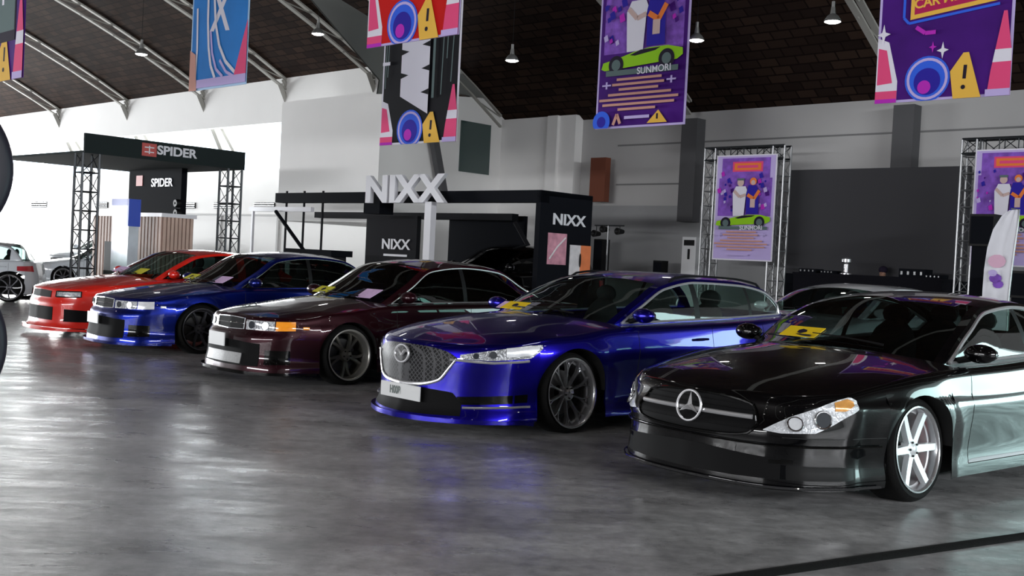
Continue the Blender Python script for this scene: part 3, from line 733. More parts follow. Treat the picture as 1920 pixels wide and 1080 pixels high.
# place a car from where its front left wheel stands on the floor
def stand(px, py, half, deg):
    W_ = onz(px, py, 0.0); a = radians(deg); fwd = Vector((-sin(a), -cos(a), 0)); left = Vector((-fwd.y, fwd.x, 0))
    o = W_ - left * half; return o, atan2(fwd.y, fwd.x)
def dot3(mb, c, n, r, mat, h=0.01):
    n = n.normalized(); mb.cyl(c, c + n * h, r, mat, 16)
def ringat(mb, c, n, r, tr, mat, k=28, flat=1.0, ytilt=None):
    n = n.normalized(); x = n.cross(Vector((0, 0, 1))).normalized(); y = x.cross(n).normalized()
    mb.tube([c + (x * cos(2 * pi * i / k) + y * sin(2 * pi * i / k) * flat) * r for i in range(k)], tr, mat, 6, closed=True)

# ---------------------------------------------------------------- black coupe saloon
loc, rz = stand(1713, 940, .915, 49.0)
B = make_car('black_sedan', CLS, loc, rz, 'gloss black low sedan with a round star badge, white six-spoke wheels and amber-cornered headlights', 'car')
r = B.root; BCLS = B
GR = pm('dark_grille', (0.003, 0.003, 0.0035), 0.7, spec=.15)
g = MB(); lo = [(-.44, .49), (-.40, .44), (-.2, .415), (0, .41), (.2, .415), (.40, .44), (.44, .49)]; hi = [(-.44, .50), (-.40, .60), (-.2, .635), (0, .64), (.2, .635), (.40, .60), (.44, .50)]
vs, fs = B.band(lo, hi, .006, 30, 8, 'pchip'); g.raw(vs, fs, GR, True); grille = g.build('grille', r)
for z in (.465, .57, .605):
    s = MB(); s.tube(B.line([(-.40, z), (.40, z)], .012, 24), .004, DARKPL, 6); s.build('grille_slat', grille)
t = MB(); t.tube(B.line([(-.41, .52), (.41, .52)], .022, 30), .015, BRIGHT, 8); t.tube(B.outline(lo, hi, .008, 40, 'pchip'), .009, BLACKG, 6, closed=True); t.build('chrome_bar', grille)
e = MB(); c = B.Q(0, .52, .05); n = Vector((1, 0, .12)); ringat(e, c, n, .095, .008, BRIGHT, 36)
x_ = Vector((0, 1, 0)); y_ = Vector((-.12, 0, 1)).normalized()
for k in range(3):
    a = pi / 2 + k * 2 * pi / 3; d = x_ * cos(a) + y_ * sin(a); q = x_ * -sin(a) + y_ * cos(a)
    P0 = [c + q * .020, c - q * .020, c + d * .092]; nn = n.normalized() * .014
    e.raw([p - nn * .4 for p in P0] + [c + nn, ], [(0, 1, 2), (0, 3, 1), (1, 3, 2), (2, 3, 0)], BRIGHT)
e.build('star_badge', r)
for sg in (1, -1):
    h = MB(); l0 = B.LY(.47); l1 = l0 + .50
    lo = [(l0, .465), (l0 + .08, .455), (l0 + .25, .465), (l0 + .36, .52), (l1, .61)]; hi = [(l0, .47), (l0 + .12, .55), (l0 + .26, .615), (l0 + .38, .66), (l1 - .04, .68), (l1, .66)]
    vs, fs = B.band(lo, hi, .008, 30, 8); vs = vs if sg > 0 else mir(vs); h.raw(vs, fs, pm('lamp_silver', (0.62, 0.64, 0.67), 0.35, 0.15, 1.0, vary=0.3, vscale=22, bump=.6, bscale=40), True); hl = h.build('headlight', r)
    for (l, z, rr, mt) in ((l0 + .29, .545, .045, LENSD), (l0 + .15, .508, .038, LAMPB)):
        d = MB()
        c = B.Q(l, z, .010); n = B.N(l, z)
        if sg < 0: c = mir([c])[0]; n = mir([n])[0]
        dot3(d, c, n, rr, mt, .008); ringat(d, c + n * .006, n, rr + .006, .006, CHROME)
        d.build('projector_lens', hl)
    am = MB(); vs, fs = B.band([(l0 + .36, .60), (l0 + .42, .60), (l1 - .03, .63)], [(l0 + .36, .645), (l1 - .06, .668), (l1 - .03, .655)], .014, 12, 5); vs = vs if sg > 0 else mir(vs); am.raw(vs, fs, AMBER2, True); am.build('indicator_lens', hl)
    lp = MB(); vs, fs = B.band([(B.LY(.50), .27), (B.LY(.60), .275)], [(B.LY(.50), .295), (B.LY(.60), .30)], .004, 12, 3); vs = vs if sg > 0 else mir(vs); lp.raw(vs, fs, BLACKG, True); lp.build('fog_light', r)
im = MB(); vs, fs = B.band([(-B.LY(.55), .18), (0, .17), (B.LY(.55), .18)], [(-B.LY(.55), .30), (0, .33), (B.LY(.55), .30)], .003, 30, 5, 'pchip'); im.raw(vs, fs, GR, True); im.build('lower_intake', r)
sp = MB()
for z, o, t_ in ((.38, .012, .006), (.135, .02, .008)): 
    q = B.line([(-B.LX(.40), z), (B.LX(.40), z)], o, 60); sp.tube(q, t_, BLACKG if z > .3 else pm('carbon_lip', (0.03, 0.03, 0.032), .2, 0, 1), 6)
sp.build('bumper_trim', r)

# ---------------------------------------------------------------- blue wagon
loc, rz = stand(1068, 812, .895, 46.0)
B = make_car('blue_wagon', MZ6, loc, rz, 'metallic royal blue wagon with honeycomb grille, a numbered white plate and polished multi-spoke wheels', 'car')
r = B.root; BMZ = B
HONEY = pm('honeycomb_grille', (0.02, 0.02, 0.022), 0.5, 0.0, 0.0, 0.2)
nt = HONEY.node_tree; bs = nt.nodes['Principled BSDF']; tc = nt.nodes.new('ShaderNodeTexCoord'); vo = nt.nodes.new('ShaderNodeTexVoronoi'); vo.feature = 'DISTANCE_TO_EDGE'; vo.inputs['Scale'].default_value = 34; vo.inputs['Randomness'].default_value = 0.15
mp = nt.nodes.new('ShaderNodeMapping'); mp.inputs['Rotation'].default_value = (0.78, 0, 0); nt.links.new(tc.outputs['Object'], mp.inputs[0]); nt.links.new(mp.outputs[0], vo.inputs['Vector'])
rp = nt.nodes.new('ShaderNodeValToRGB'); rp.color_ramp.elements[0].position = 0.08; rp.color_ramp.elements[0].color = (0.075, 0.075, 0.08, 1); rp.color_ramp.elements[1].position = 0.16; rp.color_ramp.elements[1].color = (0.002, 0.002, 0.003, 1)
nt.links.new(vo.outputs['Distance'], rp.inputs[0]); nt.links.new(rp.outputs[0], bs.inputs['Base Color'])
g = MB(); lo = [(-.47, .60), (-.42, .53), (-.33, .42), (-.15, .372), (0, .365), (.15, .372), (.33, .42), (.42, .53), (.47, .60)]; hi = [(-.47, .61), (-.38, .655), (-.2, .68), (0, .685), (.2, .68), (.38, .655), (.47, .61)]
vs, fs = B.band(lo, hi, .006, 40, 10, 'pchip'); g.raw(vs, fs, HONEY, True); grille = g.build('grille', r)
t = MB(); t.tube(B.outline(lo, hi, .012, 50, 'pchip')[:51], [.008 + .010 * sin(pi * i / 50) for i in range(51)], BRIGHT, 8); t.build('chrome_surround', grille)
e = MB(); c = B.Q(0, .60, .03); n = Vector((1, 0, .05)); ringat(e, c, n, .088, .010, BRIGHT, 30, .80)
x_ = Vector((0, 1, 0)); y_ = Vector((0, 0, 1))
for sg in (1, -1): e.tube([c + x_ * sg * .078 + y_ * .02, c + x_ * sg * .045 + y_ * .028, c + x_ * sg * .018 + y_ * .005, c - y_ * .018], [.008, .013, .013, .010], BRIGHT, 6)
e.build('wing_badge', r)
for sg in (1, -1):
    h = MB(); l0 = B.LY(.47); l1 = B.LX(.34)
    lo = [(l0, .600), (l0 + .25, .602), (l1 - .10, .63), (l1, .705)]; hi = [(l0, .635), (l0 + .2, .675), (l1 - .15, .725), (l1, .735)]
    vs, fs = B.band(lo, hi, .006, 30, 6); vs = vs if sg > 0 else mir(vs); h.raw(vs, fs, LAMP, True); hl = h.build('headlight', r)
    for l, z, rr in ((l0 + .12, .632, .024), (l0 + .24, .648, .03)):
        d = MB()
        c = B.Q(l, z, .008); n = B.N(l, z)
        if sg < 0: c = mir([c])[0]; n = mir([n])[0]
        dot3(d, c, n, rr, LENSD, .008)
        d.build('projector_lens', hl)
    am = MB(); vs, fs = B.band([(l0 + .34, .635), (l1 - .10, .65), (l1 - .03, .70)], [(l0 + .34, .70), (l1 - .12, .722), (l1 - .03, .725)], .012, 12, 4); vs = vs if sg > 0 else mir(vs); am.raw(vs, fs, LAMPB, True); am.build('lamp_inner', hl)
    ct = MB(); q = B.line([(.42, .592), (l0 + .25, .585), (l1 - .12, .608)], .010, 16); q = q if sg > 0 else mir(q); ct.tube(q, .011, BRIGHT, 6); ct.build('chrome_strip', r)
    ft = MB(); q = B.line([(B.LY(.50), .215), (B.LX(.42), .235)], .012, 16); q = q if sg > 0 else mir(q); ft.tube(q, .010, BRIGHT, 6); ft.build('bumper_strip', r)
    iv = MB(); vs, fs = B.band([(B.LY(.46), .235), (B.LX(.44), .27)], [(B.LY(.46), .30), (B.LX(.44), .335)], .002, 16, 4); vs = vs if sg > 0 else mir(vs); iv.raw(vs, fs, BLACKG, True); iv.build('bumper_recess', r)
im = MB(); vs, fs = B.band([(-.52, .15), (0, .14), (.52, .15)], [(-.52, .24), (-.44, .33), (0, .35), (.44, .33), (.52, .24)], .003, 30, 5, 'pchip'); im.raw(vs, fs, GR, True); im.build('lower_intake', r)
plate(B, -.22, .22, .235, .355, 'H00B', off=.05)
sp = MB(); vs, fs = B.band([(-B.LX(.40), .10), (0, .09), (B.LX(.40), .10)], [(-B.LX(.40), .125), (0, .125), (B.LX(.40), .125)], .035, 70, 2, th=.05); sp.raw(vs, fs, P_BLUE, True); sp.build('splitter', r)
ra = MB()
for sg in (1, -1):
    q = [B.gside(t_, .985) + Vector((0, -.02, .035)) for t_ in [.30 + .5 * i / 20 for i in range(21)]]; q[0].z -= .03; q[-1].z -= .03
    if sg < 0: q = mir(q)
    rb = MB(); rb.tube(q, .012, DARKPL, 6); rb.build('roof_rail', r)

# ---------------------------------------------------------------- maroon sedan and deep blue sedan
def chaser(px, py, S, name, label, deg, corner, plate_z, lampm, second):
    loc, rz = stand(px, py, S['wheel_y'] - .01, deg)
    B = make_car(name, S, loc, rz, label, 'car'); r = B.root
    g = MB(); vs, fs = B.band([(-.26, .555), (0, .548), (.26, .555)], [(-.26, .665), (0, .672), (.26, .665)], .008, 20, 4, 'pchip'); g.raw(vs, fs, GR, True); gr = g.build('grille', r)
    t = MB(); t.tube(B.outline([(-.26, .555), (0, .548), (.26, .555)], [(-.26, .665), (0, .672), (.26, .665)], .010, 20, 'pchip'), .007, CHROME, 6, closed=True)
    t.tube(B.line([(-.25, .61), (.25, .61)], .012, 16), .005, CHROME, 6); t.build('grille_frame', gr)
    for sg in (1, -1):
        la, lb = .29, B.LY(.60)
        h = MB(); vs, fs = B.band([(la, .555), (lb, .560)], [(la, .655), (lb, .655)], .008, 16, 5); vs = vs if sg > 0 else mir(vs); h.raw(vs, fs, lampm, True); hl = h.build('headlight', r)
        for l in (la + .08, lb - .09):
            d = MB()
            c = B.Q(l, .607, .010); n = B.N(l, .607)
            if sg < 0: c = mir([c])[0]; n = mir([n])[0]
            dot3(d, c, n, .040, LENSD, .006)
            d.build('projector_lens', hl)
        k = MB(); vs, fs = B.band([(lb + .012, .560), (lb + .19, .57)], [(lb + .012, .655), (lb + .19, .66)], .010, 12, 5); vs = vs if sg > 0 else mir(vs); k.raw(vs, fs, corner, True); k.build('corner_light', r)
        sk = MB(); vs, fs = B.band([(lb + .26, .585), (lb + .32, .585)], [(lb + .26, .61), (lb + .32, .61)], .008, 8, 3); vs = vs if sg > 0 else mir(vs); sk.raw(vs, fs, corner, True); sk.build('side_marker', r)
    im = MB(); vs, fs = B.band([(-.50, .19), (0, .18), (.50, .19)], [(-.50, .42), (0, .44), (.50, .42)], .004, 24, 5, 'pchip'); im.raw(vs, fs, GR, True); im.build('lower_intake', r)
    for sg in (1, -1):
        im = MB(); vs, fs = B.band([(B.LY(.54), .21), (B.LY(.70), .22)], [(B.LY(.54), .36), (B.LY(.70), .36)], .004, 10, 4); vs = vs if sg > 0 else mir(vs); im.raw(vs, fs, BLACKG, True); im.build('bumper_vent', r)
    if second:
        ic = MB(); vs, fs = B.band([(-.36, .20), (.30, .20)], [(-.36, .31), (.30, .31)], .012, 12, 3); ic.raw(vs, fs, pm('intercooler', (0.28, 0.28, 0.28), .5, .5, vary=.3, vscale=60), True); ic.build('intercooler', r)
    plate(B, -.26, .06, plate_z, plate_z + .14, None, off=.05)
    lp = MB(); vs, fs = B.band([(-B.LX(.38), .115), (0, .105), (B.LX(.38), .115)], [(-B.LX(.38), .135), (0, .135), (B.LX(.38), .135)], .04, 60, 2, th=.06); lp.raw(vs, fs, S['paint'] if not second else BLACKG, True); lp.build('splitter', r)
    return B
B3 = chaser(652, 722, CHA, 'maroon_sedan', 'dark maroon sedan with an orange corner light, blank white plate and deep-dish bronze wheels', 46, AMBER, .36, LAMP, True)
B4 = chaser(376, 664, NAV, 'blue_sedan', 'deep blue sedan with clear headlights, parked between the red coupe and the maroon sedan', 46, LAMPB, .34, LAMP, False)

# ---------------------------------------------------------------- red coupe
rr_ = onz(376, 664, 0) ; left = Vector((cos(radians(46)), -sin(radians(46)), 0))
a = radians(46); fwd = Vector((-sin(a), -cos(a), 0)); left = Vector((-fwd.y, fwd.x, 0))
o = rr_ - left * 2.45 - left * .90 - fwd * .10
B5 = make_car('red_coupe', R34, o, atan2(fwd.y, fwd.x), 'bright red two-door coupe at the far end of the row', 'car'); r = B5.root; B = B5
g = MB(); vs, fs = B.band([(-.34, .55), (.34, .55)], [(-.32, .645), (0, .655), (.32, .645)], .006, 20, 4, 'pchip'); g.raw(vs, fs, GR, True); g.build('grille', r)
im = MB(); vs, fs = B.band([(-.42, .23), (.42, .23)], [(-.44, .42), (.44, .42)], .005, 20, 4); im.raw(vs, fs, GR, True); im.build('lower_intake', r)
for sg in (1, -1):
    h = MB(); la, lb = B.LY(.44), B.LY(.74); vs, fs = B.band([(la, .565), (lb, .58)], [(la, .645), (lb, .655)], .008, 14, 4); vs = vs if sg > 0 else mir(vs); h.raw(vs, fs, LAMP, True); hl = h.build('headlight', r)
    fm_ = MB(); q = B.outline([(la, .565), (lb, .58)], [(la, .645), (lb, .655)], .010, 14); q = q if sg > 0 else mir(q); fm_.tube(q, .008, GR, 6, closed=True); fm_.build('headlight_rim', hl)
    v = MB(); vs, fs = B.band([(B.LY(.56), .22), (B.LX(.45), .22)], [(B.LY(.60), .40), (B.LX(.45), .38)], .004, 10, 4); vs = vs if sg > 0 else mir(vs); v.raw(vs, fs, GR, True); v.build('bumper_vent', r)
lp = MB(); vs, fs = B.band([(-B.LX(.40), .09), (0, .08), (B.LX(.40), .09)], [(-B.LX(.40), .12), (0, .12), (B.LX(.40), .12)], .04, 60, 2, th=.06); lp.raw(vs, fs, P_RED, True); lp.build('splitter', r)
w_ = MB(); 
w_.box(-3.62, -3.35, -.72, .72, 1.16, 1.185, P_RED)
for sg in (1, -1): w_.box(-3.55, -3.42, sg * .62 - .02, sg * .62 + .02, .93, 1.17, P_RED)
w_.build('rear_wing', r)
# ================================================================== the hall
WALLC = pm('wall_paint', (0.47, 0.465, 0.46), 0.8, vary=0.05, vscale=1.2)
WALLW = pm('wall_white', (0.86, 0.85, 0.835), 0.9, 0, 0, .2, vary=0.03, vscale=1)
WALLG = pm('wall_grey_lower', (0.33, 0.335, 0.34), 0.8, vary=0.1, vscale=1.5)
DGREY = pm('dark_grey_paint', (0.075, 0.075, 0.08), 0.7)
JOINT = pm('wall_joint', (0.2, 0.2, 0.2), 0.8)
STEEL = pm('painted_steel', (0.36, 0.35, 0.32), 0.6)
mb = MB(); mb.hbox(-75, 24, -24, 26, -0.1, 0.0, floormat()); o = mb.build('floor'); struct(o)
# ceiling profile
prof = pchip([(-22.2, 4.95), (-20, 6.3), (-17, 7.8), (-14, 9.0), (-10, 10.2), (-5, 11.3), (0, 11.7), (5, 11.3), (10, 10.2), (14, 9.0), (17, 7.8), (20, 6.3), (22.2, 4.95)])
CEIL = pm('dark_roof_panels', (0.020, 0.014, 0.011), 0.85)
nt = CEIL.node_tree; bs = nt.nodes['Principled BSDF']; tc = nt.nodes.new('ShaderNodeTexCoord'); br = nt.nodes.new('ShaderNodeTexBrick')
mp = nt.nodes.new('ShaderNodeMapping'); mp.inputs['Rotation'].default_value = (0, 0, -HROT); mp.inputs['Scale'].default_value = (0.22, 0.22, 0.22)
nt.links.new(tc.outputs['Object'], mp.inputs[0]); nt.links.new(mp.outputs[0], br.inputs['Vector'])
br.inputs['Color1'].default_value = (0.040, 0.024, 0.017, 1); br.inputs['Color2'].default_value = (0.018, 0.011, 0.009, 1); br.inputs['Mortar'].default_value = (0.010, 0.006, 0.005, 1); br.inputs['Mortar Size'].default_value = 0.02
nt.links.new(br.outputs['Color'], bs.inputs['Base Color']); bs.inputs['Specular IOR Level'].default_value = 0.05
mb = MB(); bsq = [-22.2 + 44.4 * i / 48 for i in range(49)]
for b0, b1 in zip(bsq, bsq[1:]): mb.face([hp(-75 if b0 < 21.2 else -21.4, b0, prof(b0) + .12), hp(22, b0, prof(b0) + .12), hp(22, b1, prof(b1) + .12), hp(-75 if b0 < 21.2 else -21.4, b1, prof(b1) + .12)], CEIL, True)
struct(mb.build('ceiling'))
# ribs
aBx = onb(708, 250, 17.4)[0]
ribs = [onb(x, y, WB_)[0] for x, y in ((1703, 300), (1305, 300))]
step = ribs[0] - ribs[1]
RA = [onb(x, 175, 19.6)[0] for x in (-420, -270, -130, -5, 118, 245, 388, 540, 705)] + [aBx + .12, ribs[1], ribs[0], ribs[0] + step, ribs[0] + 2 * step, ribs[0] + 3 * step]
for a in RA:
    mb = MB(); pts = [(b, prof(b)) for b in [-21.6 + 43.2 * i / 40 for i in range(41)] if a > -21.6 or b < 21.1]
    for (b0, z0), (b1, z1) in zip(pts, pts[1:]):
        w_ = .07
        for dz0, dz1 in ((0.10, 0.05), (-.20, -.25)):
            P = [hp(a - w_, b0, z0 + dz1), hp(a + w_, b0, z0 + dz1), hp(a + w_, b1, z1 + dz1), hp(a - w_, b1, z1 + dz1), hp(a - w_, b0, z0 + dz0), hp(a + w_, b0, z0 + dz0), hp(a + w_, b1, z1 + dz0), hp(a - w_, b1, z1 + dz0)]
            mb.box8(P, STEEL)
        mb.tube([hp(a, b0, z0 - .25), hp(a, b1, z1 + .05)], .02, STEEL, 4)
    if a < -22: mb.tube([hp(a, 19.3, prof(19.3) - .2), hp(a, 20.3, 4.6)], .09, STEEL, 4); mb.tube([hp(a, 19.4, prof(19.4)), hp(a, 21.1, 4.2)], .07, STEEL, 4)
    elif a < -21: mb.tube([hp(a + .2, 18.2, prof(18.2) - .2), hp(a + .25, 19.4, 3.0)], .13, DGREY, 4)
    struct(mb.build('trim_1'))
# long wall on the right: panels with joints, darker below
aL = onb(1090, 300, WB_)[0]
mb = MB(); mb.hbox(aL, 3, WB_, WB_ + .3, 0, 5.3, WALLC); mb.hbox(3, 22, WB_, WB_ + .3, 3.6, 5.3, WALLC); mb.hbox(21, 22, WB_, WB_ + .3, 0, 4.9, WALLC)
zl = onb(1400, 386, WB_)[1]
mb.hbox(aL, 3, WB_ - .03, WB_, 0, zl, WALLG)
for px, py in ((1400, 262), (1240, 345)):
    z = onb(px, py, WB_)[1]; mb.hbox(aL + 1.2, 3, WB_ - .012, WB_, z - .02, z + .02, JOINT)
struct(mb.build('wall_back'))
for a in (ribs[0], ribs[1], ribs[0] + step):
    mb = MB(); mb.hbox(a - .22, a + .22, WB_ - .35, WB_, 2.55, 5.0, DGREY); struct(mb.build('trim_2'))
# wall section behind the banners and the white office box
b1 = 17.4; aBox0 = onb(527, 250, b1)[0]; aBox1 = onb(708, 250, b1)[0]; zt = onb(600, 184, b1)[1]; zb = onb(600, 352, b1)[1] - .25
mb = MB(); mb.hbox(aBox0, aBox1, b1, WB_ - .3, 2.2, zt, WALLW); struct(mb.build('wall_office'))
mb = MB()
P = [hp(aBox1, b1, 0), hp(aBox1 + .1, b1, 0), hp(aBox1 + .1, WB_, 0), hp(aBox1, WB_, 0)]
mb.box8([*P, *[p + Vector((0, 0, h)) for p, h in zip(P, (zt, zt, 5.9, 5.9))]], WALLW)
bw0 = ona(862, 270, aBox1 + .1)[0]; bw1 = ona(918, 270, aBox1 + .1)[0]; zw0 = ona(890, 325, aBox1 + .1)[1]; zw1 = ona(890, 230, aBox1 + .1)[1]
struct(mb.build('wall_office_side'))
m2 = MB(); m2.hbox(aBox1 + .1, aBox1 + .13, bw0, bw1, zw0, zw1, pm('green_window', (0.035, 0.07, 0.065), 0.15, 0, 1)); struct(m2.build('window_1'))
mb = MB(); mb.hbox(aBox1, aL, WB_ - .3, WB_ + .1, 0, 5.3, WALLW); mb.hbox(aL - .9, aL - .55, WB_ - .4, WB_ - .3, 0, 5.3, WALLW); struct(mb.build('wall_white'))
m2 = MB(); a0, z1_ = onb(1108, 296, WB_ - .5); a1, z0_ = onb(1132, 378, WB_ - .5); m2.hbox(a0, a1, WB_ - .5, WB_ - .3, z0_, z1_, pm('rust_door', (0.17, 0.045, 0.02), .6)); struct(m2.build('door_1'))
mb = MB(); GAB = pm('gable_sheet', (0.16, 0.165, 0.155), .7); aG = aBox1 + .14
pp = [ona(x, y, aG) for x, y in ((948, 191), (860, 176), (708, 176), (712, 150), (560, -30), (600, -30), (640, 0), (800, 98))]
q = [hp(aG, b, z) for b, z in pp]; q2 = [v - HU * .05 for v in q]; mb.face(q, GAB); mb.face(q2[::-1], GAB); struct(mb.build('wall_gable'))
BL = 21.2
# left part: fascia, window band, lower wall
bf = 19.5; zf0 = onb(470, 228, bf)[1] - .1; zf1 = onb(300, 180, bf)[1] + .4
zwt = onb(470, 226, BL)[1]; zwb = onb(470, 318, BL)[1]
mb = MB(); mb.hbox(-75, aBox0 + 2.5, bf, bf + .2, zf0, zf1, WALLW); struct(mb.build('wall_fascia'))
mb = MB(); mb.hbox(-47, aBox1, BL, BL + .2, 0, zwb, WALLW); mb.hbox(-75, -47, BL, BL + .2, 4.05, zwb, WALLW); mb.hbox(-75, aBox1, BL, BL + .2, zwt, 6.4, WALLW)
for a in RA[:8]: mb.hbox(a + 1.0, a + 1.12, BL, BL + .2, zwb, zwt, WALLW)
struct(mb.build('wall_left'))
mb = MB(); mb.hbox(-75, aBox1, BL + .1, BL + .12, zwb, zwt, glassmat('window_glass', (.9, .93, .95))); struct(mb.build('window_2'))
# opposite side and ends, seen only in reflections
mb = MB(); mb.hbox(-75, 22, -22.4, -22.1, 0, 5.4, DGREY)
struct(mb.build('wall_front'))
mb = MB(); mb.hbox(21.8, 22, -22, 22, 0, 6.2, WALLC); mb.hbox(21.8, 22, -22, 22, 7.4, 11.7, WALLC); mb.hbox(21.8, 22, -22, -6, 6.2, 7.4, WALLC); mb.hbox(21.8, 22, 14, 22, 6.2, 7.4, WALLC); struct(mb.build('wall_right'))
mb = MB(); mb.hbox(-75, -74.8, -22, 22, 5.4, 11.3, WALLC); struct(mb.build('wall_far'))
# ================================================================== booths, stage, banners, lamps
NIXB = pm('booth_black', (0.007, 0.008, 0.011), 0.8, spec=.06); NIXG = pm('booth_charcoal', (0.020, 0.020, 0.023), 0.8, spec=.06)
SIGNW = pm('sign_white', (0.80, 0.80, 0.84), 0.4); ALU = pm('truss_aluminium', (0.40, 0.41, 0.42), 0.35, 0.8); TRD = pm('truss_dark', (0.05, 0.055, 0.06), 0.4, 0.6)
Z3 = Vector((0, 0, 1))
def MU(a, b, z): return frame(hp(a, b, z), HU, Z3)          # faces the camera side of the hall
def MN(a, b, z): return frame(hp(a, b, z), HN, Z3)          # faces along the hall
def truss(mb, p0, p1, s, mat, seg=None, r=0.018, x=None):
    p0, p1 = Vector(p0), Vector(p1); d = (p1 - p0); L = d.length; d.normalize()
    x = Vector(x) if x is not None else HU; y = d.cross(x).normalized(); x = y.cross(d).normalized()
    cs = [(x * i + y * j) * s / 2 for i, j in ((-1, -1), (1, -1), (1, 1), (-1, 1))]
    for c in cs: mb.tube([p0 + c, p1 + c], r, mat, 6)
    n = seg or max(2, int(L / (s * 1.1)))
    for k in range(n):
        a, b = p0 + d * (L * k / n), p0 + d * (L * (k + 1) / n)
        for q in range(4):
            c0, c1 = cs[q], cs[(q + 1) % 4]
            mb.tube([a + (c0 if k % 2 else c1), b + (c1 if k % 2 else c0)], r * .35, mat, 4)
            mb.tube([a + c0, a + c1], r * .5, mat, 4)
# ---- first booth (black canopy with white letters)
bf_ = 15.6
a0, zt_ = onb(1015, 356, bf_); a_l = onb(517, 352, bf_)[0]; zb_ = onb(1015, 379, bf_)[1]; bside = ona(1112, 366, a0)[0]
booth = empty('exhibition_booth', hp((a_l + a0) / 2, bf_)); tag(booth, 'black open-fronted exhibition booth with NIXX lettering and a flat canopy', 'booth')
T0 = -booth.location
def bp(mb, name, par=booth):
    t = -par.location if par is not None else Vector()
    p = par
    mb.v = [tuple(Vector(v) - (par.location if par.parent is None else par.parent.location)) for v in mb.v]; return mb.build(name, par)
m = MB(); m.hbox(a_l, a0, bf_, bf_ + .25, zb_, zt_, NIXB); m.hbox(a_l, a0, bf_ + .25, bside, zt_ - .1, zt_ - .02, NIXB); bp(m, 'canopy')
m = MB(); m.hbox(a0 - .12, a0, bf_, bside, 0, zt_, NIXB); side = bp(m, 'side_panel')
def sidepos(px, py): return ona(px, py, a0 + .005)
m = MB(); b_, z_ = sidepos(1067, 414); addtext(m, 'NIXX', .30, MN(a0 + .005, b_, z_), SIGNW, .008, .008, 1.35); bp(m, 'lettering')
PINKP = pm('pink_print', (0.72, 0.30, 0.38), .4, vary=.6, vscale=7); ORP = pm('orange_print', (0.85, 0.24, 0.09), .4, vary=.2, vscale=5); WHP = pm('white_print', (0.75, 0.72, 0.74), .4, vary=.25, vscale=9)
for x0, x1, y0, y1, mt in ((1028, 1060, 436, 497, 'p'), (1069, 1105, 459, 517, 'o')):
    m = MB(); b0, z1 = sidepos(x0, y0); b1_, z0 = sidepos(x1, y1)
    if mt == 'p':
        m.hbox(a0, a0 + .012, b0, b1_, z0, z1, PINKP); c = (b0 + b1_) / 2
        for k in range(4): m.box8([hp(a0 + q, b0 + .03 + .055 * k + (.02 if w else 0), z0 + .08 + (z1 - z0) * .6 * w) for q in (.012, .016) for w in (0, 1) for _ in (0, 1)], WHP) if False else None
        m.tube([hp(a0 + .012, b0 + .05, z0 + .1), hp(a0 + .012, c, z0 + .35), hp(a0 + .012, b1_ - .04, z1 - .08)], .02, WHP, 5)
    else: m.hbox(a0, a0 + .012, b0, (b0 + b1_) / 2, z0, z1, WHP); m.hbox(a0, a0 + .012, (b0 + b1_) / 2, b1_, z0, z1, ORP); m.ell(hp(a0 + .012, (b0 + b1_) / 2, z0 + .3), .02, .08, .14, DARKPL)
    bp(m, 'poster')
# middle panel with lettering, inner beam, letters on a mast
bm_ = 16.6
aP0, zP1 = onb(688, 404, bm_); aP1, _ = onb(783, 404, bm_)
m = MB(); m.hbox(aP0, aP1, bm_, bm_ + .12, 0, zP1, NIXG); bp(m, 'middle_panel')
m = MB(); a_, z_ = onb(742, 459, bm_); addtext(m, 'NIXX', .33, MU(a_, bm_ - .01, z_), SIGNW, .006, .008, 1.25); m.hbox(a_ - .42, a_ + .42, bm_ - .01, bm_, z_ - .27, z_ - .22, SIGNW); bp(m, 'lettering')
m = MB(); a1_, z1_ = onb(590, 392, 17.2); a2_, z2_ = onb(960, 412, 17.2)
m.hbox(a1_, a2_, 17.2, 17.4, (z1_ + z2_) / 2 - .12, (z1_ + z2_) / 2 + .03, NIXG); m.hbox(aP1, a2_, 17.6, 17.7, 0.6, (z1_ + z2_) / 2, NIXB)
m.tube([hp(a2_, 17.3, z2_ - .05), hp(a2_ + .55, 17.3, z2_ - .7)], .06, NIXG, 4); bp(m, 'inner_beam')
m = MB(); a_, z_ = onb(757, 357, 15.3); hgt = 46 / F * 23.3
addtext(m, 'NIXX', .80, MU(a_ + .0, 15.3, z_), SIGNW, .05, .028, 1.30); bp(m, 'raised_letters')
m = MB(); q0 = onb(697, 382, 15.5); m.hbox(q0[0] - .28, q0[0] + .28, 15.5, 15.9, q0[1] - .22, q0[1] + .22, NIXB); bp(m, 'letter_box')
m = MB(); p0 = onb(803, 378, 15.3); p1 = onb(790, 480, 15.3); m.hbox(p0[0] - .10, p0[0] + .10, 15.3, 15.45, 0, p0[1], SIGNW); bp(m, 'mast')
for px in (540, 573, 608):
    m = MB(); a_, z_ = onb(px, 366, 15.75); m.hbox(a_ - .02, a_ + .02, 15.7, 15.74, 0, z_ + .1, NIXG); bp(m, 'slim_post')
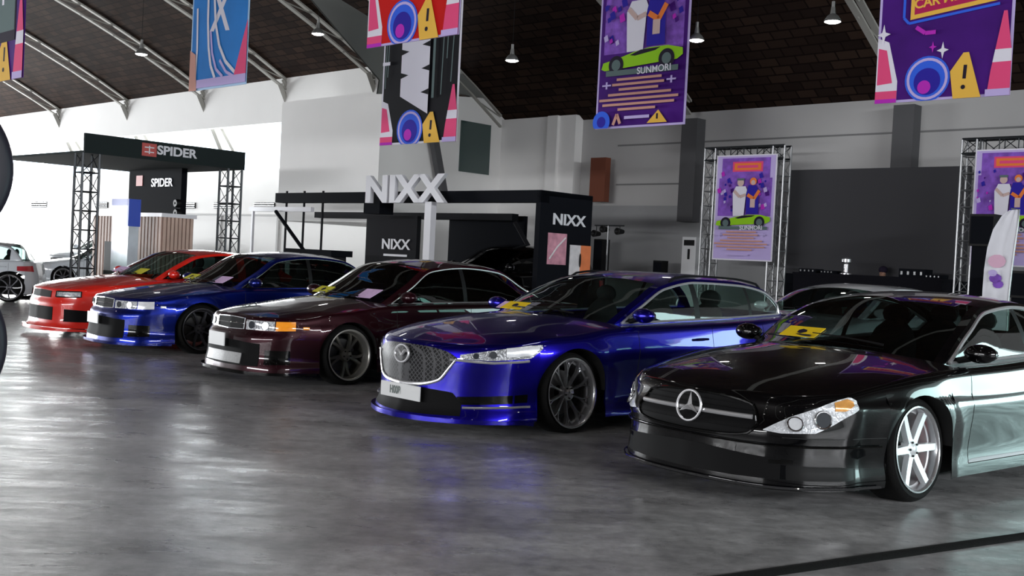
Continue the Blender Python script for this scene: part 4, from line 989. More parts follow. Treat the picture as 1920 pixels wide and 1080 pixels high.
# sloping prop on a black counter left of the panel
ct = empty('display_counter', hp(*[onb(600, 470, 15.2)[0], 15.2])); tag(ct, 'black display counter with a long sloping bar rising to the left', 'counter')
m = MB(); a_, z_ = onb(553, 466, 15.2); a2, z2 = onb(641, 480, 15.2); m.hbox(a_, a2, 14.9, 15.5, z_ - .14, z_, NIXB); m.hbox(a_ + .1, a2 - .1, 15.0, 15.4, 0, z_ - .14, NIXG); bp(m, 'counter_top', ct)
m = MB(); q = onb(517, 396, 15.2); r_ = onb(570, 470, 15.2); m.tube([hp(q[0], 15.2, q[1]), hp(r_[0], 15.2, r_[1])], .045, NIXB, 6); bp(m, 'sloping_bar', ct)
m = MB(); q = onb(470, 384, 15.3); r_ = onb(586, 394, 15.3); m.hbox(q[0], r_[0], 15.25, 15.35, r_[1] - .04, r_[1] + .07, SIGNW); m.hbox(q[0] + .1, q[0] + .16, 15.27, 15.33, 0, r_[1], SIGNW); o = m.build('white_sign_rail'); rebase(o); tag(o, 'white horizontal rail on a post left of the black booth', 'rail')

# ---- second booth (truss legs, dark canopy, SPIDER lettering)
sa = onb(160, 250, 10.3)[0]; sb0 = 10.3; sz1 = onb(160, 249, sb0)[1]; sz0 = onb(160, 286, sb0)[1]; sb1 = ona(460, 290, sa)[0]
SPD = pm('canopy_dark_green_grey', (0.022, 0.030, 0.030), .9, 0, 0, .08)
bo = empty('truss_booth', hp(sa - 1.5, (sb0 + sb1) / 2)); tag(bo, 'dark flat-roofed truss booth with SPIDER lettering at the left', 'booth')
m = MB(); m.hbox(sa - .06, sa, sb0, sb1, sz0, sz1, SPD); m.hbox(sa - 4.5, sa - .06, sb1 - .06, sb1, sz0, sz1, SPD); m.hbox(sa - 4.5, sa - .06, sb0, sb1, sz0, sz0 + .05, SPD); bp(m, 'canopy', bo)
m = MB(); b_, z_ = ona(332, 286, sa + .004); addtext(m, 'SPIDER', .27, MN(sa + .004, b_, z_), SIGNW, .008, .008, 1.15); bp(m, 'lettering', bo)
REDL = pm('red_logo', (.55, .09, .08), .5)
m = MB(); b_, z_ = ona(280, 281, sa + .004); m.hbox(sa, sa + .01, b_ - .17, b_ + .17, z_ - .14, z_ + .14, REDL)
for k in (-.05, .05): m.hbox(sa + .01, sa + .014, b_ - .11, b_ + .11, z_ + k - .012, z_ + k + .012, SIGNW)
m.hbox(sa + .01, sa + .014, b_ - .012, b_ + .012, z_ - .09, z_ + .09, SIGNW); bp(m, 'logo', bo)
for b_ in (sb0 + .15, sb1 - .25):
    m = MB(); truss(m, hp(sa - .18, b_, 0), hp(sa - .18, b_, sz0), .36, TRD, r=.028); bp(m, 'truss_leg', bo)
bq = sb1 - .8
ap0, zp1 = onb(243, 322, bq); ap1, _ = onb(341, 322, bq)
m = MB(); m.hbox(ap0, ap1, bq, bq + .15, 0, sz0, NIXB); bp(m, 'back_panel', bo)
m = MB(); a_, z_ = onb(304, 343, bq); addtext(m, 'SPIDER', .28, MU(a_, bq - .01, z_), SIGNW, .006, .006, 1.2); bp(m, 'panel_lettering', bo); m = MB(); a_, z_ = onb(262, 339, bq); m.hbox(a_ - .16, a_ + .16, bq - .012, bq, z_ - .13, z_ + .13, REDL); bp(m, 'panel_logo', bo)
for k, yy in enumerate((382, 400, 418, 436, 452, 470)):
    m = MB(); a_, z_ = onb(341, yy, bq); M = MU(a_, bq - .12, z_); m.lathe([(.03, .06), (.085, .06), (.10, .03), (.10, -.06), (.03, -.06)], DARKPL, 14, M); o = m.build('horn_speaker'); rebase(o)
    tag(o, 'small round black speaker mounted on the edge of the black SPIDER panel', 'speaker', 'round speakers on the panel edge')
# slatted kiosk and blue totem
kb = 11.3; WOOD = pm('pale_wood', (.55, .40, .33), .6, vary=.25, vscale=3); WOOD2 = pm('wood_slat_gap', (.25, .17, .14), .7)
k0, kz = onb(177, 398, kb); k1, _ = onb(306, 398, kb); ki = empty('slatted_kiosk', hp((k0 + k1) / 2, kb)); tag(ki, 'pale wooden slatted kiosk with a white top under the dark canopy', 'kiosk')
m = MB(); m.hbox(k0, k1, kb, kb + .7, 0, kz - .08, WOOD2)
n = 22
for i in range(n): x0 = k0 + (k1 - k0) * (i + .12) / n; x1 = k0 + (k1 - k0) * (i + .78) / n; m.hbox(x0, x1, kb - .02, kb, 0, kz - .08, WOOD)
nb = 8
for i in range(nb): y0 = kb + .7 * (i + .12) / nb; y1 = kb + .7 * (i + .78) / nb; m.hbox(k1, k1 + .02, y0, y1, 0, kz - .08, WOOD)
bp(m, 'slat_front', ki); m = MB(); m.hbox(k0 - .04, k1 + .04, kb - .05, kb + .75, kz - .08, kz, SIGNW); bp(m, 'white_top', ki)
m = MB(); a_, z_ = onb(197, 452, kb - .03); a2, z2 = onb(240, 500, kb - .03); m.hbox(a_, a2, kb - .04, kb - .02, 0.5, z_, pm('kiosk_opening', (.03, .03, .033), .7)); bp(m, 'opening', ki)
tb_ = 10.6; t0, tz1 = onb(212, 373, tb_); t1, _ = onb(243, 373, tb_); BLUEP = pm('totem_blue', (.02, .06, .50), .4)
to = empty('display_totem', hp((t0 + t1) / 2, tb_)); tag(to, 'tall slim totem with a blue cap in front of the slatted kiosk', 'totem')
m = MB(); m.hbox(t0, t1, tb_, tb_ + .22, .8, tz1 - .12, pm('totem_body', (.50, .50, .55), .35, .3, vary=.3, vscale=4)); bp(m, 'body', to)
m = MB(); m.hbox(t0, t1, tb_ - .02, tb_ + .24, tz1 - .13, tz1, BLUEP); m.hbox(t1 - .04, t1 + .02, tb_ - .02, tb_ + .24, tz1 - .55, tz1, BLUEP); bp(m, 'blue_cap', to)
m = MB(); m.hbox(t0 - .1, t1 + .1, tb_ - .1, tb_ + .4, 0, .8, DARKPL); bp(m, 'plinth', to)
# vents on the white wall
for x0, x1, y0, y1 in ((60, 88, 378, 389), (180, 202, 379, 390), (345, 366, 380, 391), (402, 436, 380, 391), (478, 515, 380, 392), (560, 592, 381, 393), (628, 663, 382, 394)):
    m = MB(); p, zz1 = onb(x0, y0, 21.18); q, zz0 = onb(x1, y1, 21.18); m.hbox(p, q, 21.15, 21.2, zz0, zz1, pm('vent_grey', (.03, .03, .03), .95, 0, 0, 0))
    for k in range(3): z = zz0 + (zz1 - zz0) * (k + .5) / 3; m.hbox(p, q, 21.14, 21.15, z - .012, z + .012, ALU)
    o = m.build('wall_vent'); rebase(o); tag(o, 'grey rectangular air vent in the white back wall', 'vent', 'vents along the white back wall')
m = MB(); z_ = onb(300, 401, 21.15)[1]; m.hbox(-47, aBox1, 21.1, 21.2, z_ - .03, z_ + .03, WALLC)
for x in (43, 240, 412, 520): a_ = onb(x, 440, 21.15)[0]; m.hbox(a_ - .05, a_ + .05, 21.13, 21.2, 0, z_, WALLC)
struct(m.build('trim_3'))

# ---- stage
LB_ = 21.3
a_, z1_ = onb(1480, 319, LB_); a2, z0_ = onb(1806, 528, LB_)
scr = empty('led_screen', hp((a_ + a2) / 2, LB_)); tag(scr, 'large dark grey LED screen standing behind the stage', 'screen')
m = MB(); m.hbox(a_, a2, LB_, LB_ + .12, z0_, z1_, pm('screen_face', (0.062, 0.062, 0.067), .8, spec=.1)); bp(m, 'screen_panel', scr)
m = MB(); m.hbox(a_, a2, LB_ + .02, LB_ + .4, 0, z0_, NIXB); bp(m, 'screen_base', scr)
def person_frame(x0, x1, ytop, b, label, postr=.012):
    p, z = onb(x0, ytop, b); q, _ = onb(x1, ytop, b); s = .27
    f = empty('banner_stand', hp((p + q) / 2, b)); tag(f, label, 'truss frame')
    for aa in (p, q): m = MB(); truss(m, hp(aa, b, 0), hp(aa, b, z), s, ALU, r=.022); bp(m, 'post', f)
    m = MB(); truss(m, hp(p - s / 2, b, z - s / 2), hp(q + s / 2, b, z - s / 2), s, TRD, r=.024, x=HN); bp(m, 'crossbar', f)
    for aa in (p, q): m = MB(); m.hbox(aa - .16, aa + .16, b - .16, b + .16, z - .30, z + .01, TRD) ; 
    return p, q, z
FP = person_frame(1339, 1467, 279, 20.5, 'aluminium truss frame holding a purple event poster, left of the LED screen')
FP2 = person_frame(1824, 1975, 262, 20.5, 'aluminium truss frame holding a purple event poster, right of the LED screen')

# ---- banners
PUR = pm('purple_cloth', (0.065, 0.010, 0.19), .75, 0, 0, .12, vary=.45, vscale=1.3); PUR2 = pm('purple_print', (0.24, 0.10, 0.52), .75, 0, 0, .12, vary=.7, vscale=6); LAV = pm('lavender', (0.55, 0.45, 0.80), .75, 0, 0, .12)
REDC = pm('red_cloth', (0.58, 0.010, 0.008), .75, 0, 0, .12); BLKC = pm('black_cloth', (0.005, 0.005, 0.008), .75, 0, 0, .12); BLUC = pm('blue_cloth', (0.02, 0.22, 0.66), .75, 0, 0, .12, vary=.35, vscale=1.0)
PINK = pm('print_pink', (0.80, 0.08, 0.22), .75, 0, 0, .12); YEL = pm('print_yellow', (0.85, 0.50, 0.08), .75, 0, 0, .12); WH = pm('print_white', (.78, .76, .85), .75, 0, 0, .12); NEB = pm('print_blue', (0.04, 0.13, 0.78), .75, 0, 0, .12); DKB = pm('print_deep_blue', (0.03, 0.02, 0.35), .75, 0, 0, .12)
LIME = pm('print_lime', (0.30, 0.62, 0.02), .75, 0, 0, .12); ORG = pm('print_orange', (0.85, 0.22, 0.05), .75, 0, 0, .12); TAN = pm('print_tan', (0.62, 0.32, 0.26), .75, 0, 0, .12); SKIN = pm('print_cream', (.62, .45, .42), .75, 0, 0, .12); INK = pm('print_ink', (.02, .015, .03), .75, 0, 0, .12); MAG = pm('print_magenta', (.5, .03, .5), .75, 0, 0, .12); GREYT = pm('print_grey_green', (.12, .17, .17), .75, 0, 0, .12)
class Sheet:
    def __init__(s, a0, a1, b, z0, z1, base, border=None):
        s.a0, s.a1, s.b, s.z0, s.z1 = a0, a1, b, z0, z1; s.w = a1 - a0; s.h = z1 - z0; s.m = MB(); s.k = 0
        s.m.hbox(a0, a1, b, b + .012, z0, z1, border or base); s.bd = border
        if border: s.rect(.02, .98, .012, .988, base)
    def pt(s, u, v, e=0): return hp(s.a0 + s.w * u, s.b - .0015 * s.k - e, s.z0 + s.h * v)
    def poly(s, pts, mat): s.k += 1; s.m.face([s.pt(u, v) for u, v in pts], mat)
    def rect(s, u0, u1, v0, v1, mat): s.poly([(u0, v0), (u1, v0), (u1, v1), (u0, v1)], mat)
    def disc(s, u, v, r, mat, r0=0.0, n=28, fl=1.0):
        s.k += 1; q = s.w / s.h
        for i in range(n):
            t0, t1 = 2 * pi * i / n, 2 * pi * (i + 1) / n
            P = [(u + r * cos(t0), v + r * q * fl * sin(t0)), (u + r * cos(t1), v + r * q * fl * sin(t1)), (u + r0 * cos(t1), v + r0 * q * fl * sin(t1)), (u + r0 * cos(t0), v + r0 * q * fl * sin(t0))]
            P = [(min(max(x, 0), 1), min(max(y, 0), 1)) for x, y in P]
            s.m.face([s.pt(x, y) for x, y in (P if r0 > 0 else P[:2] + [(u, v)])], mat)
    def line(s, pts, wd, mat):
        s.k += 1; q = s.w / s.h
        for (x0, y0), (x1, y1) in zip(pts, pts[1:]):
            dx, dy = x1 - x0, (y1 - y0) / q; L = math.hypot(dx, dy) or 1; nx, ny = -dy / L * wd / 2, dx / L * wd / 2 * q
            s.m.face([s.pt(x0 - nx, y0 - ny), s.pt(x1 - nx, y1 - ny), s.pt(x1 + nx, y1 + ny), s.pt(x0 + nx, y0 + ny)], mat)
    def text(s, body, u, v, size, mat, rot=0.0, bold=0.01, sx=1.0):
        s.k += 1; M = frame(s.pt(u, v), HU, Z3) @ Matrix.Rotation(rot, 4, 'Z'); addtext(s.m, body, size * s.w, M, mat, .001, bold, sx)
    def icons(s, tall=1.0):
        q = s.w / s.h; V = lambda v: v * q * tall
        s.poly([(0, 0), (.17, 0), (.17, V(.16)), (.09, V(.46)), (0, V(.50))], WH); s.poly([(.01, V(.14)), (.13, V(.15)), (.075, V(.40)), (.01, V(.42))], PINK); s.rect(0, .17, V(.03), V(.09), PINK); s.rect(0, .17, V(.0), V(.03), MAG)
        s.disc(.40, V(.16), .17, NEB); s.disc(.40, V(.16), .155, LAV, .135); s.disc(.40, V(.14), .10, DKB); s.disc(.38, V(.10), .05, MAG)
        s.poly([(.60, 0), (.80, 0), (.70, V(.33)), (.66, V(.33)), (.57, V(.20))], YEL); s.line([(.68, V(.24)), (.675, V(.14))], .025, INK); s.disc(.67, V(.08), .016, INK)
        s.poly([(.84, 0), (1, 0), (1, V(.30)), (.955, V(.60)), (.93, V(.60)), (.86, V(.18))], PINK); s.poly([(.87, V(.24)), (1, V(.24)), (1, V(.33)), (.885, V(.33))], WH); s.rect(.83, 1, V(.0), V(.05), LAV)
    def done(s, name, label, cat, grp=None, bar=True):
        o = s.m.build(name, merge=False); rebase(o); tag(o, label, cat, grp)
        if bar:
            b = MB(); top = o.location; 
            b.tube([hp(s.a0 - .05, s.b, s.z1) - o.location, hp(s.a1 + .05, s.b, s.z1) - o.location], .02, ALU, 8)
            zc = prof(s.b)
            for aa in (s.a0 + .1, s.a1 - .1): b.tube([hp(aa, s.b, s.z1) - o.location, hp(aa, s.b, zc + .1) - o.location], .006, ALU, 4)
            b.build('hanging_bar', o)
        return o
def hang(x0, x1, yb0, yb1, z):
    p = onz(x0, yb0, z); b = p.dot(HN); a0 = p.dot(HU); a1 = onb(x1, yb1, b)[0]; return a0, a1, b
def event_poster(S, clean=True):
    if clean: S.rect(.10, .90, .78, .97, PUR2)
    S.rect(.06, .94, .42, .78, PUR2); S.rect(.28, .78, .84, .935, PINK); S.rect(.31, .75, .855, .92, ORG); S.rect(.36, .70, .875, .90, PINK)
    for i in range(26):
        x = random.choice([random.uniform(.06, .30), random.uniform(.70, .92)]); y = random.uniform(.45, .80); r = random.uniform(.02, .06); S.poly([(x, y), (x + r, y + .01), (x + r * .6, y + r), (x - r * .3, y + r * .7)], random.choice([LAV, DKB, PUR, MAG, DKB]))
    # two plain figures standing together
    S.poly([(.34, .42), (.52, .42), (.54, .62), (.56, .66), (.53, .70), (.37, .70), (.32, .64)], WH); S.disc(.445, .735, .055, SKIN); S.rect(.385, .505, .755, .775, GREYT); S.line([(.34, .66), (.44, .60), (.54, .62)], .045, SKIN)
    S.poly([(.56, .44), (.76, .44), (.75, .66), (.70, .71), (.58, .71), (.55, .64)], DKB); S.disc(.655, .745, .055, ORG); S.disc(.655, .735, .035, SKIN); S.line([(.57, .62), (.68, .58), (.76, .66)], .05, ORG); S.rect(.62, .70, .50, .58, SKIN)
    # lime sports car
    S.poly([(.06, .335), (.10, .325), (.90, .352), (.96, .375), (.955, .41), (.80, .432), (.60, .432), (.42, .415), (.22, .385), (.08, .37)], LIME)
    S.poly([(.38, .40), (.50, .424), (.72, .428), (.66, .412), (.44, .394)], INK)
    for u in (.23, .79): S.disc(u, .352 + (.01 if u > .5 else 0), .085, INK); S.disc(u, .352 + (.01 if u > .5 else 0), .05, GREYT)
    S.rect(.12, .92, .292, .322, GREYT); S.text('SUNMORI', .66, .308, .085, WH, .02, .002)
    for k, (u0, u1) in enumerate(((.25, .75), (.20, .78), (.28, .72), (.16, .86), (.06, .94), (.10, .90), (.28, .70))): S.rect(u0, u1, .262 - .028 * k, .276 - .028 * k, TAN)
    S.rect(.36, .64, .045, .062, LAV)
    for u, v in ((.14, .24), (.86, .245)): S.line([(u, v - .02), (u, v + .02)], .02, LAV); S.line([(u - .05, v), (u + .05, v)], .015, LAV)
# poster hanging from the roof
a0_, a1_, b_ = hang(1116, 1284, 243, 231, 4.2); z1_ = 4.2 + (a1_ - a0_) * 1.62
S = Sheet(a0_, a1_, b_, 4.2, z1_, PUR, LAV); event_poster(S, False); 
S.disc(.10, .035, .10, NEB); S.disc(.10, .035, .05, DKB); S.poly([(.62, .015), (.84, .015), (.74, .085)], YEL); S.line([(.73, .065), (.73, .035)], .02, INK); S.line([(.24, .015), (.28, .075), (.32, .02)], .03, TAN)
S.done('hanging_banner', 'purple event banner with a lime sports car, hanging beside the LED screen wall', 'banner')
for (xl, xr, yt, yb, lab) in ((1345, 1458, 292, 489, 'purple event poster with a lime car in the truss frame left of the LED screen'), (1830, 1962, 281, 500, 'purple event poster with a lime car partly hidden behind the white feather flag')):
    bb = 20.3; a0_, z1_ = onb(xl, yt, bb); a1_, _ = onb(xr, yt, bb); z0_ = onb((xl + xr) / 2, yb, bb)[1]
    S = Sheet(a0_, a1_, bb, z0_, z1_, LAV, WH); event_poster(S); S.done('event_poster', lab, 'poster', None, False)
# purple banner on the right
a0_, a1_, b_ = hang(1640, 1893, 195, 181, 4.2)
S = Sheet(a0_, a1_, b_, 4.2, 7.4, PUR, LAV); q = S.w / S.h
S.icons(); top = 190 / 253 / .78 * q
vv = lambda v: v * q
S.line([(.24, vv(.90)), (.20, vv(.84)), (.20, vv(.63)), (.24, vv(.585)), (.90, vv(.655))], .02, NEB); S.poly([(.25, vv(.61)), (.89, vv(.68)), (.89, vv(1.05)), (.25, vv(1.05))], YEL); S.poly([(.28, vv(.645)), (.87, vv(.71)), (.87, vv(1.0)), (.28, vv(1.0))], pm('print_deep_red', (.45, .02, .10), .7, 0, 0, .1))
S.text('CAR MEET UP', .57, vv(.745), .098, YEL, .09, .005, .98); S.rect(.91, .975, vv(.70), vv(.80), GREYT)
S.line([(.30, vv(.55)), (.37, vv(.50)), (.45, vv(.50))], .03, MAG)
for u, v, r, mt in ((.51, .36, .045, WH), (.435, .39, .03, MAG), (.05, .52, .055, WH)):
    S.poly([(max(0, u - r), vv(v)), (u - r * .25, vv(v + r * .3)), (u, vv(v + r * 1.4)), (u + r * .25, vv(v + r * .3)), (u + r, vv(v)), (u + r * .25, vv(v - r * .3)), (u, vv(v - r * 1.4)), (u - r * .25, vv(v - r * .3))], mt)
S.done('hanging_banner', 'large purple banner reading CAR MEET UP with cones and a warning sign', 'banner')
# blue banner
a0_, a1_, b_ = hang(355, 461, 172, 159, 4.2)
S = Sheet(a0_, a1_, b_, 4.2, 7.8, BLUC, pm('print_pale_blue', (.35, .55, .80), .6)); q = S.w / S.h; vv = lambda v: v * q
for v in (.72, 1.26, 1.80): S.text('X', .52, vv(v), .58, WH, -.06, .014, .8)
S.line([(.10, 0), (.12, vv(.4)), (.10, vv(.8))], .03, WH)
S.line([(.46, vv(.10)), (.38, vv(.22)), (.33, vv(.40)), (.30, vv(.65)), (.28, vv(1.3))], .035, WH); S.line([(.97, vv(.08)), (.80, vv(.13)), (.64, vv(.24)), (.52, vv(.40)), (.44, vv(.62)), (.40, vv(.9))], .035, WH); S.line([(.60, vv(.10)), (.48, vv(.18)), (.40, vv(.34)), (.36, vv(.55))], .03, LAV); S.line([(.86, vv(.06)), (.66, vv(.14)), (.54, vv(.26))], .03, LAV)
S.poly([(0, 0), (.14, 0), (.10, vv(.35)), (0, vv(.40))], TAN); S.poly([(.80, vv(.1)), (1, vv(.1)), (1, vv(.6))], PINK); S.rect(.14, 1, vv(.02), vv(.10), LAV)
S.done('hanging_banner', 'blue banner with white X letters and curved white streaks', 'banner')
# red banner
a0_, a1_, b_ = hang(688, 860, 91, 63, 4.6)
S = Sheet(a0_, a1_, b_, 4.6, 7.6, REDC, LAV); q = S.w / S.h; vv = lambda v: v * q
S.icons(.9); 
for pts in ([(.38, .38), (.46, .5), (.55, .95)], [(.52, .46), (.60, .6), (.72, 1.0)], [(.36, .45), (.50, .62), (.62, 1.05)], [(.44, .80), (.48, .42), (.40, .38)]): S.line([(u, vv(v)) for u, v in pts], .014, WH)
S.done('hanging_banner', 'red banner with white brush strokes, hanging in front of the black banner', 'banner')
# black banner
a0_, a1_, b_ = hang(712, 855, 273, 273, 3.75)
S = Sheet(a0_, a1_, b_, 3.75, 7.2, BLKC, WH); q = S.w / S.h; vv = lambda v: v * q
S.icons(.8)
S.poly([(u, vv(v)) for u, v in ((.26, .42), (.63, .25), (.63, 1.9), (.26, 1.9))], WH)
for k in range(6):
    for u0, u1, v in ((.25, .36, .60 + .205 * k), (.64, .53, .44 + .205 * k)): S.poly([(u0, vv(v - .028)), (u1, vv(v)), (u0, vv(v + .028))], BLKC)
S.rect(.68, .71, vv(.38), vv(1.9), GREYT); S.text('NIXX', .695, vv(1.1), .05, WH, pi / 2, 0)
for u, v0, v1 in ((.06, .5, 1.6), (.09, .6, 1.5), (.80, .4, 1.2), (.86, .7, 1.7), (.92, .5, 1.0)): S.line([(u, vv(v0)), (u + .02, vv(v1))], .012, GREYT)
S.line([(.02, vv(.72)), (.12, vv(.72))], .03, WH)
S.done('hanging_banner', 'black banner with a jagged white vertical stripe, behind the red banner', 'banner')
# purple banner at the left edge, and the grey sign in front of it
a0_, a1_, b_ = hang(-60, 42, 165, 156, 4.2)
S = Sheet(a0_, a1_, b_, 4.2, 7.4, PUR, None); S.icons(); S.done('hanging_banner', 'purple banner cut by the left edge of the picture, behind a grey sign', 'banner')
a0_, a1_, b_ = hang(-60, 27, 96, 90, 4.2)
S = Sheet(a0_, a1_, b_, 4.2, 6.0, GREYT, INK); S.rect(.72, .76, .3, .6, WH); S.rect(0, 1, 0, .08, INK); S.done('hanging_sign', 'grey-green hanging sign with dark lower edge in front of a purple banner', 'sign')

# ---- feather flag, air conditioner, lamps on tripod, speakers
fb = 16.5; fl = empty('feather_flag', hp(onb(1880, 500, fb)[0], fb)); tag(fl, 'white feather flag with a purple print standing behind the black sedan', 'flag')
m = MB(); lf_ = [(1838, 640), (1842, 545), (1845, 505), (1851, 465), (1862, 430), (1878, 405), (1893, 394)]; rt_ = [(1886, 640), (1890, 560), (1896, 505), (1902, 460), (1907, 430), (1910, 408), (1909, 393)]
vs = [];
for (x0, y0), (x1, y1) in zip(lf_, rt_):
    for k in range(7):
        t = k / 6; a_, z_ = onb(x0 + (x1 - x0) * t, y0 + (y1 - y0) * t, fb); vs.append(hp(a_, fb + .015 * sin(k * 2.1), z_))
n = len(vs); fs = [(i * 7 + k, i * 7 + k + 1, i * 7 + k + 8, i * 7 + k + 7) for i in range(6) for k in range(6)]
m.raw(vs + [v + HN * .006 for v in vs], fs + [tuple(n + q for q in f[::-1]) for f in fs], pm('flag_cloth', (.80, .80, .86), .7, vary=.06, vscale=5), True)
cf = bp(m, 'cloth', fl)
m = MB()
for x, y, r_, mt in ((1867, 522, .07, PUR2), (1872, 533, .06, PUR2), (1862, 512, .05, LAV), (1870, 490, .10, pm('print_blush', (.75, .45, .60), .6))):
    a_, z_ = onb(x, y, fb); M = MU(a_, fb - .02, z_)
    m.raw([M @ Vector((r_ * 1.3 * cos(t), r_ * sin(t), 0)) for t in [2 * pi * i / 10 for i in range(10)]], [tuple(range(10))], mt)
m.v = [tuple(Vector(v) - fl.location) for v in m.v]; m.build('flag_print', cf)
m = MB(); m.tube([hp(onb(1888, 640, fb)[0], fb, 0)] + [hp(*([onb(x, y, fb)[0], fb, onb(x, y, fb)[1]])) for x, y in ((1891, 560), (1897, 505), (1903, 460), (1909, 420), (1911, 393), (1896, 391))], .012, ALU, 6); bp(m, 'pole', fl)
ab = 21.3; a0_, z1_ = onb(1280, 444, ab); a1_, _ = onb(1306, 444, ab); ac = empty('floor_air_conditioner', hp((a0_ + a1_) / 2, ab)); tag(ac, 'tall white floor-standing air conditioner against the grey wall', 'air conditioner')
m = MB(); m.hbox(a0_, a1_, ab, ab + .35, 0, z1_, pm('white_casing', (.78, .79, .80), .4)); bp(m, 'casing', ac)
m = MB(); m.hbox(a0_ + .05, a1_ - .05, ab - .01, ab, z1_ - .20, z1_ - .07, DARKPL); bp(m, 'air_outlet', ac)
m = MB(); c = (a0_ + a1_) / 2; m.hbox(c - .03, c + .03, ab - .01, ab, z1_ - .52, z1_ - .28, DARKPL); bp(m, 'control_display', ac)
def speaker(x0, x1, y0, y1, b, dp, lab, grp=None, stand_=True):
    p, zt = onb(x0, y0, b); q, zb = onb(x1, y1, b); s = empty('loudspeaker', hp((p + q) / 2, b)); tag(s, lab, 'speaker', grp)
    m = MB(); m.hbox(p, q, b, b + dp, zb, zt, DARKPL); bp(m, 'cabinet', s); w_ = q - p
    m = MB(); m.hbox(p + w_ * .06, q - w_ * .06, b - .012, b, zb + .04, zt - .04, NIXB); bp(m, 'front_mesh', s)
    if zb > .25: m = MB(); m.hbox(p + w_ * .1, q - w_ * .1, b + .05, b + dp - .05, 0, zb, NIXB); bp(m, 'base', s)
    return s
speaker(1819, 1862, 401, 462, 19.2, .5, 'black loudspeaker on top of a black case, left of the white feather flag')
speaker(1892, 1935, 507, 560, 18.6, .5, 'black loudspeaker standing low behind the feather flag at the right edge')
speaker(1225, 1240, 488, 515, 21.0, .25, 'small black loudspeaker standing alone by the grey wall')
speaker(1114, 1126, 448, 515, 20.9, .3, 'tall narrow black loudspeaker beside the NIXX side panel')
# light stand
lb = 20.0; ls = empty('light_stand', hp(onb(1140, 500, lb)[0], lb)); tag(ls, 'tripod stand with a crossbar of small black spotlights', 'light stand')
ac_, zc_ = onb(1141, 423, lb); m = MB(); m.tube([hp(ac_, lb, .5), hp(ac_, lb, zc_)], .02, ALU, 6); bp(m, 'pole', ls)
for dx, dy in ((-.35, -.1), (.35, -.1), (0, .35)): m = MB(); m.tube([hp(ac_, lb, .75), hp(ac_ + dx, lb + dy, 0)], .014, ALU, 6); bp(m, 'leg', ls)
m = MB(); e0, e1 = onb(1116, 418, lb)[0], onb(1170, 428, lb)[0]; m.tube([hp(e0, lb, zc_), hp(e1, lb, zc_)], .018, TRD, 6); cb = bp(m, 'crossbar', ls)
for x, y in ((1134, 430), (1162, 434), (1118, 438)):
    m = MB(); a_, z_ = onb(x, y, lb); M = MU(a_, lb, z_); m.lathe([(0, -.12), (.05, -.12), (.085, .10), (.07, .10), (0, .04)], DARKPL, 14, M); m.tube([hp(a_, lb, z_ + .05), hp(a_, lb, zc_)], .01, TRD, 4); bp(m, 'spotlight', ls)
# equipment table and what stands on it
eb = 19.9; t0, tz = onb(1486, 512, eb); t1, _ = onb(1768, 523, eb); tb2 = empty('equipment_table', hp((t0 + t1) / 2, eb)); tag(tb2, 'long black-draped equipment table in front of the LED screen', 'table')
tz = onb(1600, 515, eb)[1]
m = MB(); m.hbox(t0, t1, eb, eb + .55, tz - .05, tz, BLKC); bp(m, 'table_top', tb2); m = MB(); m.hbox(t0 + .02, t1 - .02, eb + .01, eb + .58, 0, tz - .05, BLKC); bp(m, 'black_drape', tb2)
for x, w_, h_, lab in ((1508, .36, .08, 'flat black mixer at the left end of the equipment table'), (1545, .28, .06, 'flat black device next to the silver stand on the equipment table'), (1705, .50, .16, 'black equipment case standing on the table right of the person'), (1745, .30, .07, 'flat black device near the right end of the equipment table')):
    a_ = onb(x, 515, eb)[0]; o = empty('audio_device', hp(a_, eb + .3, tz)); tag(o, lab, 'audio equipment'); m = MB(); m.hbox(a_ - w_ / 2, a_ + w_ / 2, eb + .1, eb + .45, tz, tz + h_, NIXB); bp2 = [Vector(v) - o.location for v in m.v]; m.v = bp2; m.build('case', o)
    m = MB(); 
    for k in range(4): m.hbox(a_ - w_ / 2 + w_ * (k + .3) / 4, a_ - w_ / 2 + w_ * (k + .6) / 4, eb + .09, eb + .10, tz + h_ * .3, tz + h_ * .7, ALU)
    m.v = [Vector(v) - o.location for v in m.v]; m.build('button', o)
a_ = onb(1577, 515, eb)[0]; m = MB(); M = frame(hp(a_, eb + .2, tz), HU, HN); m.lathe([(0, 0), (.12, 0), (.12, .02), (.05, .04), (.05, .20), (.10, .24), (.10, .30), (.02, .34), (0, .34)], RIM_C, 16, M); o = m.build('silver_trophy'); rebase(o); tag(o, 'silver cup standing on the equipment table', 'cup')
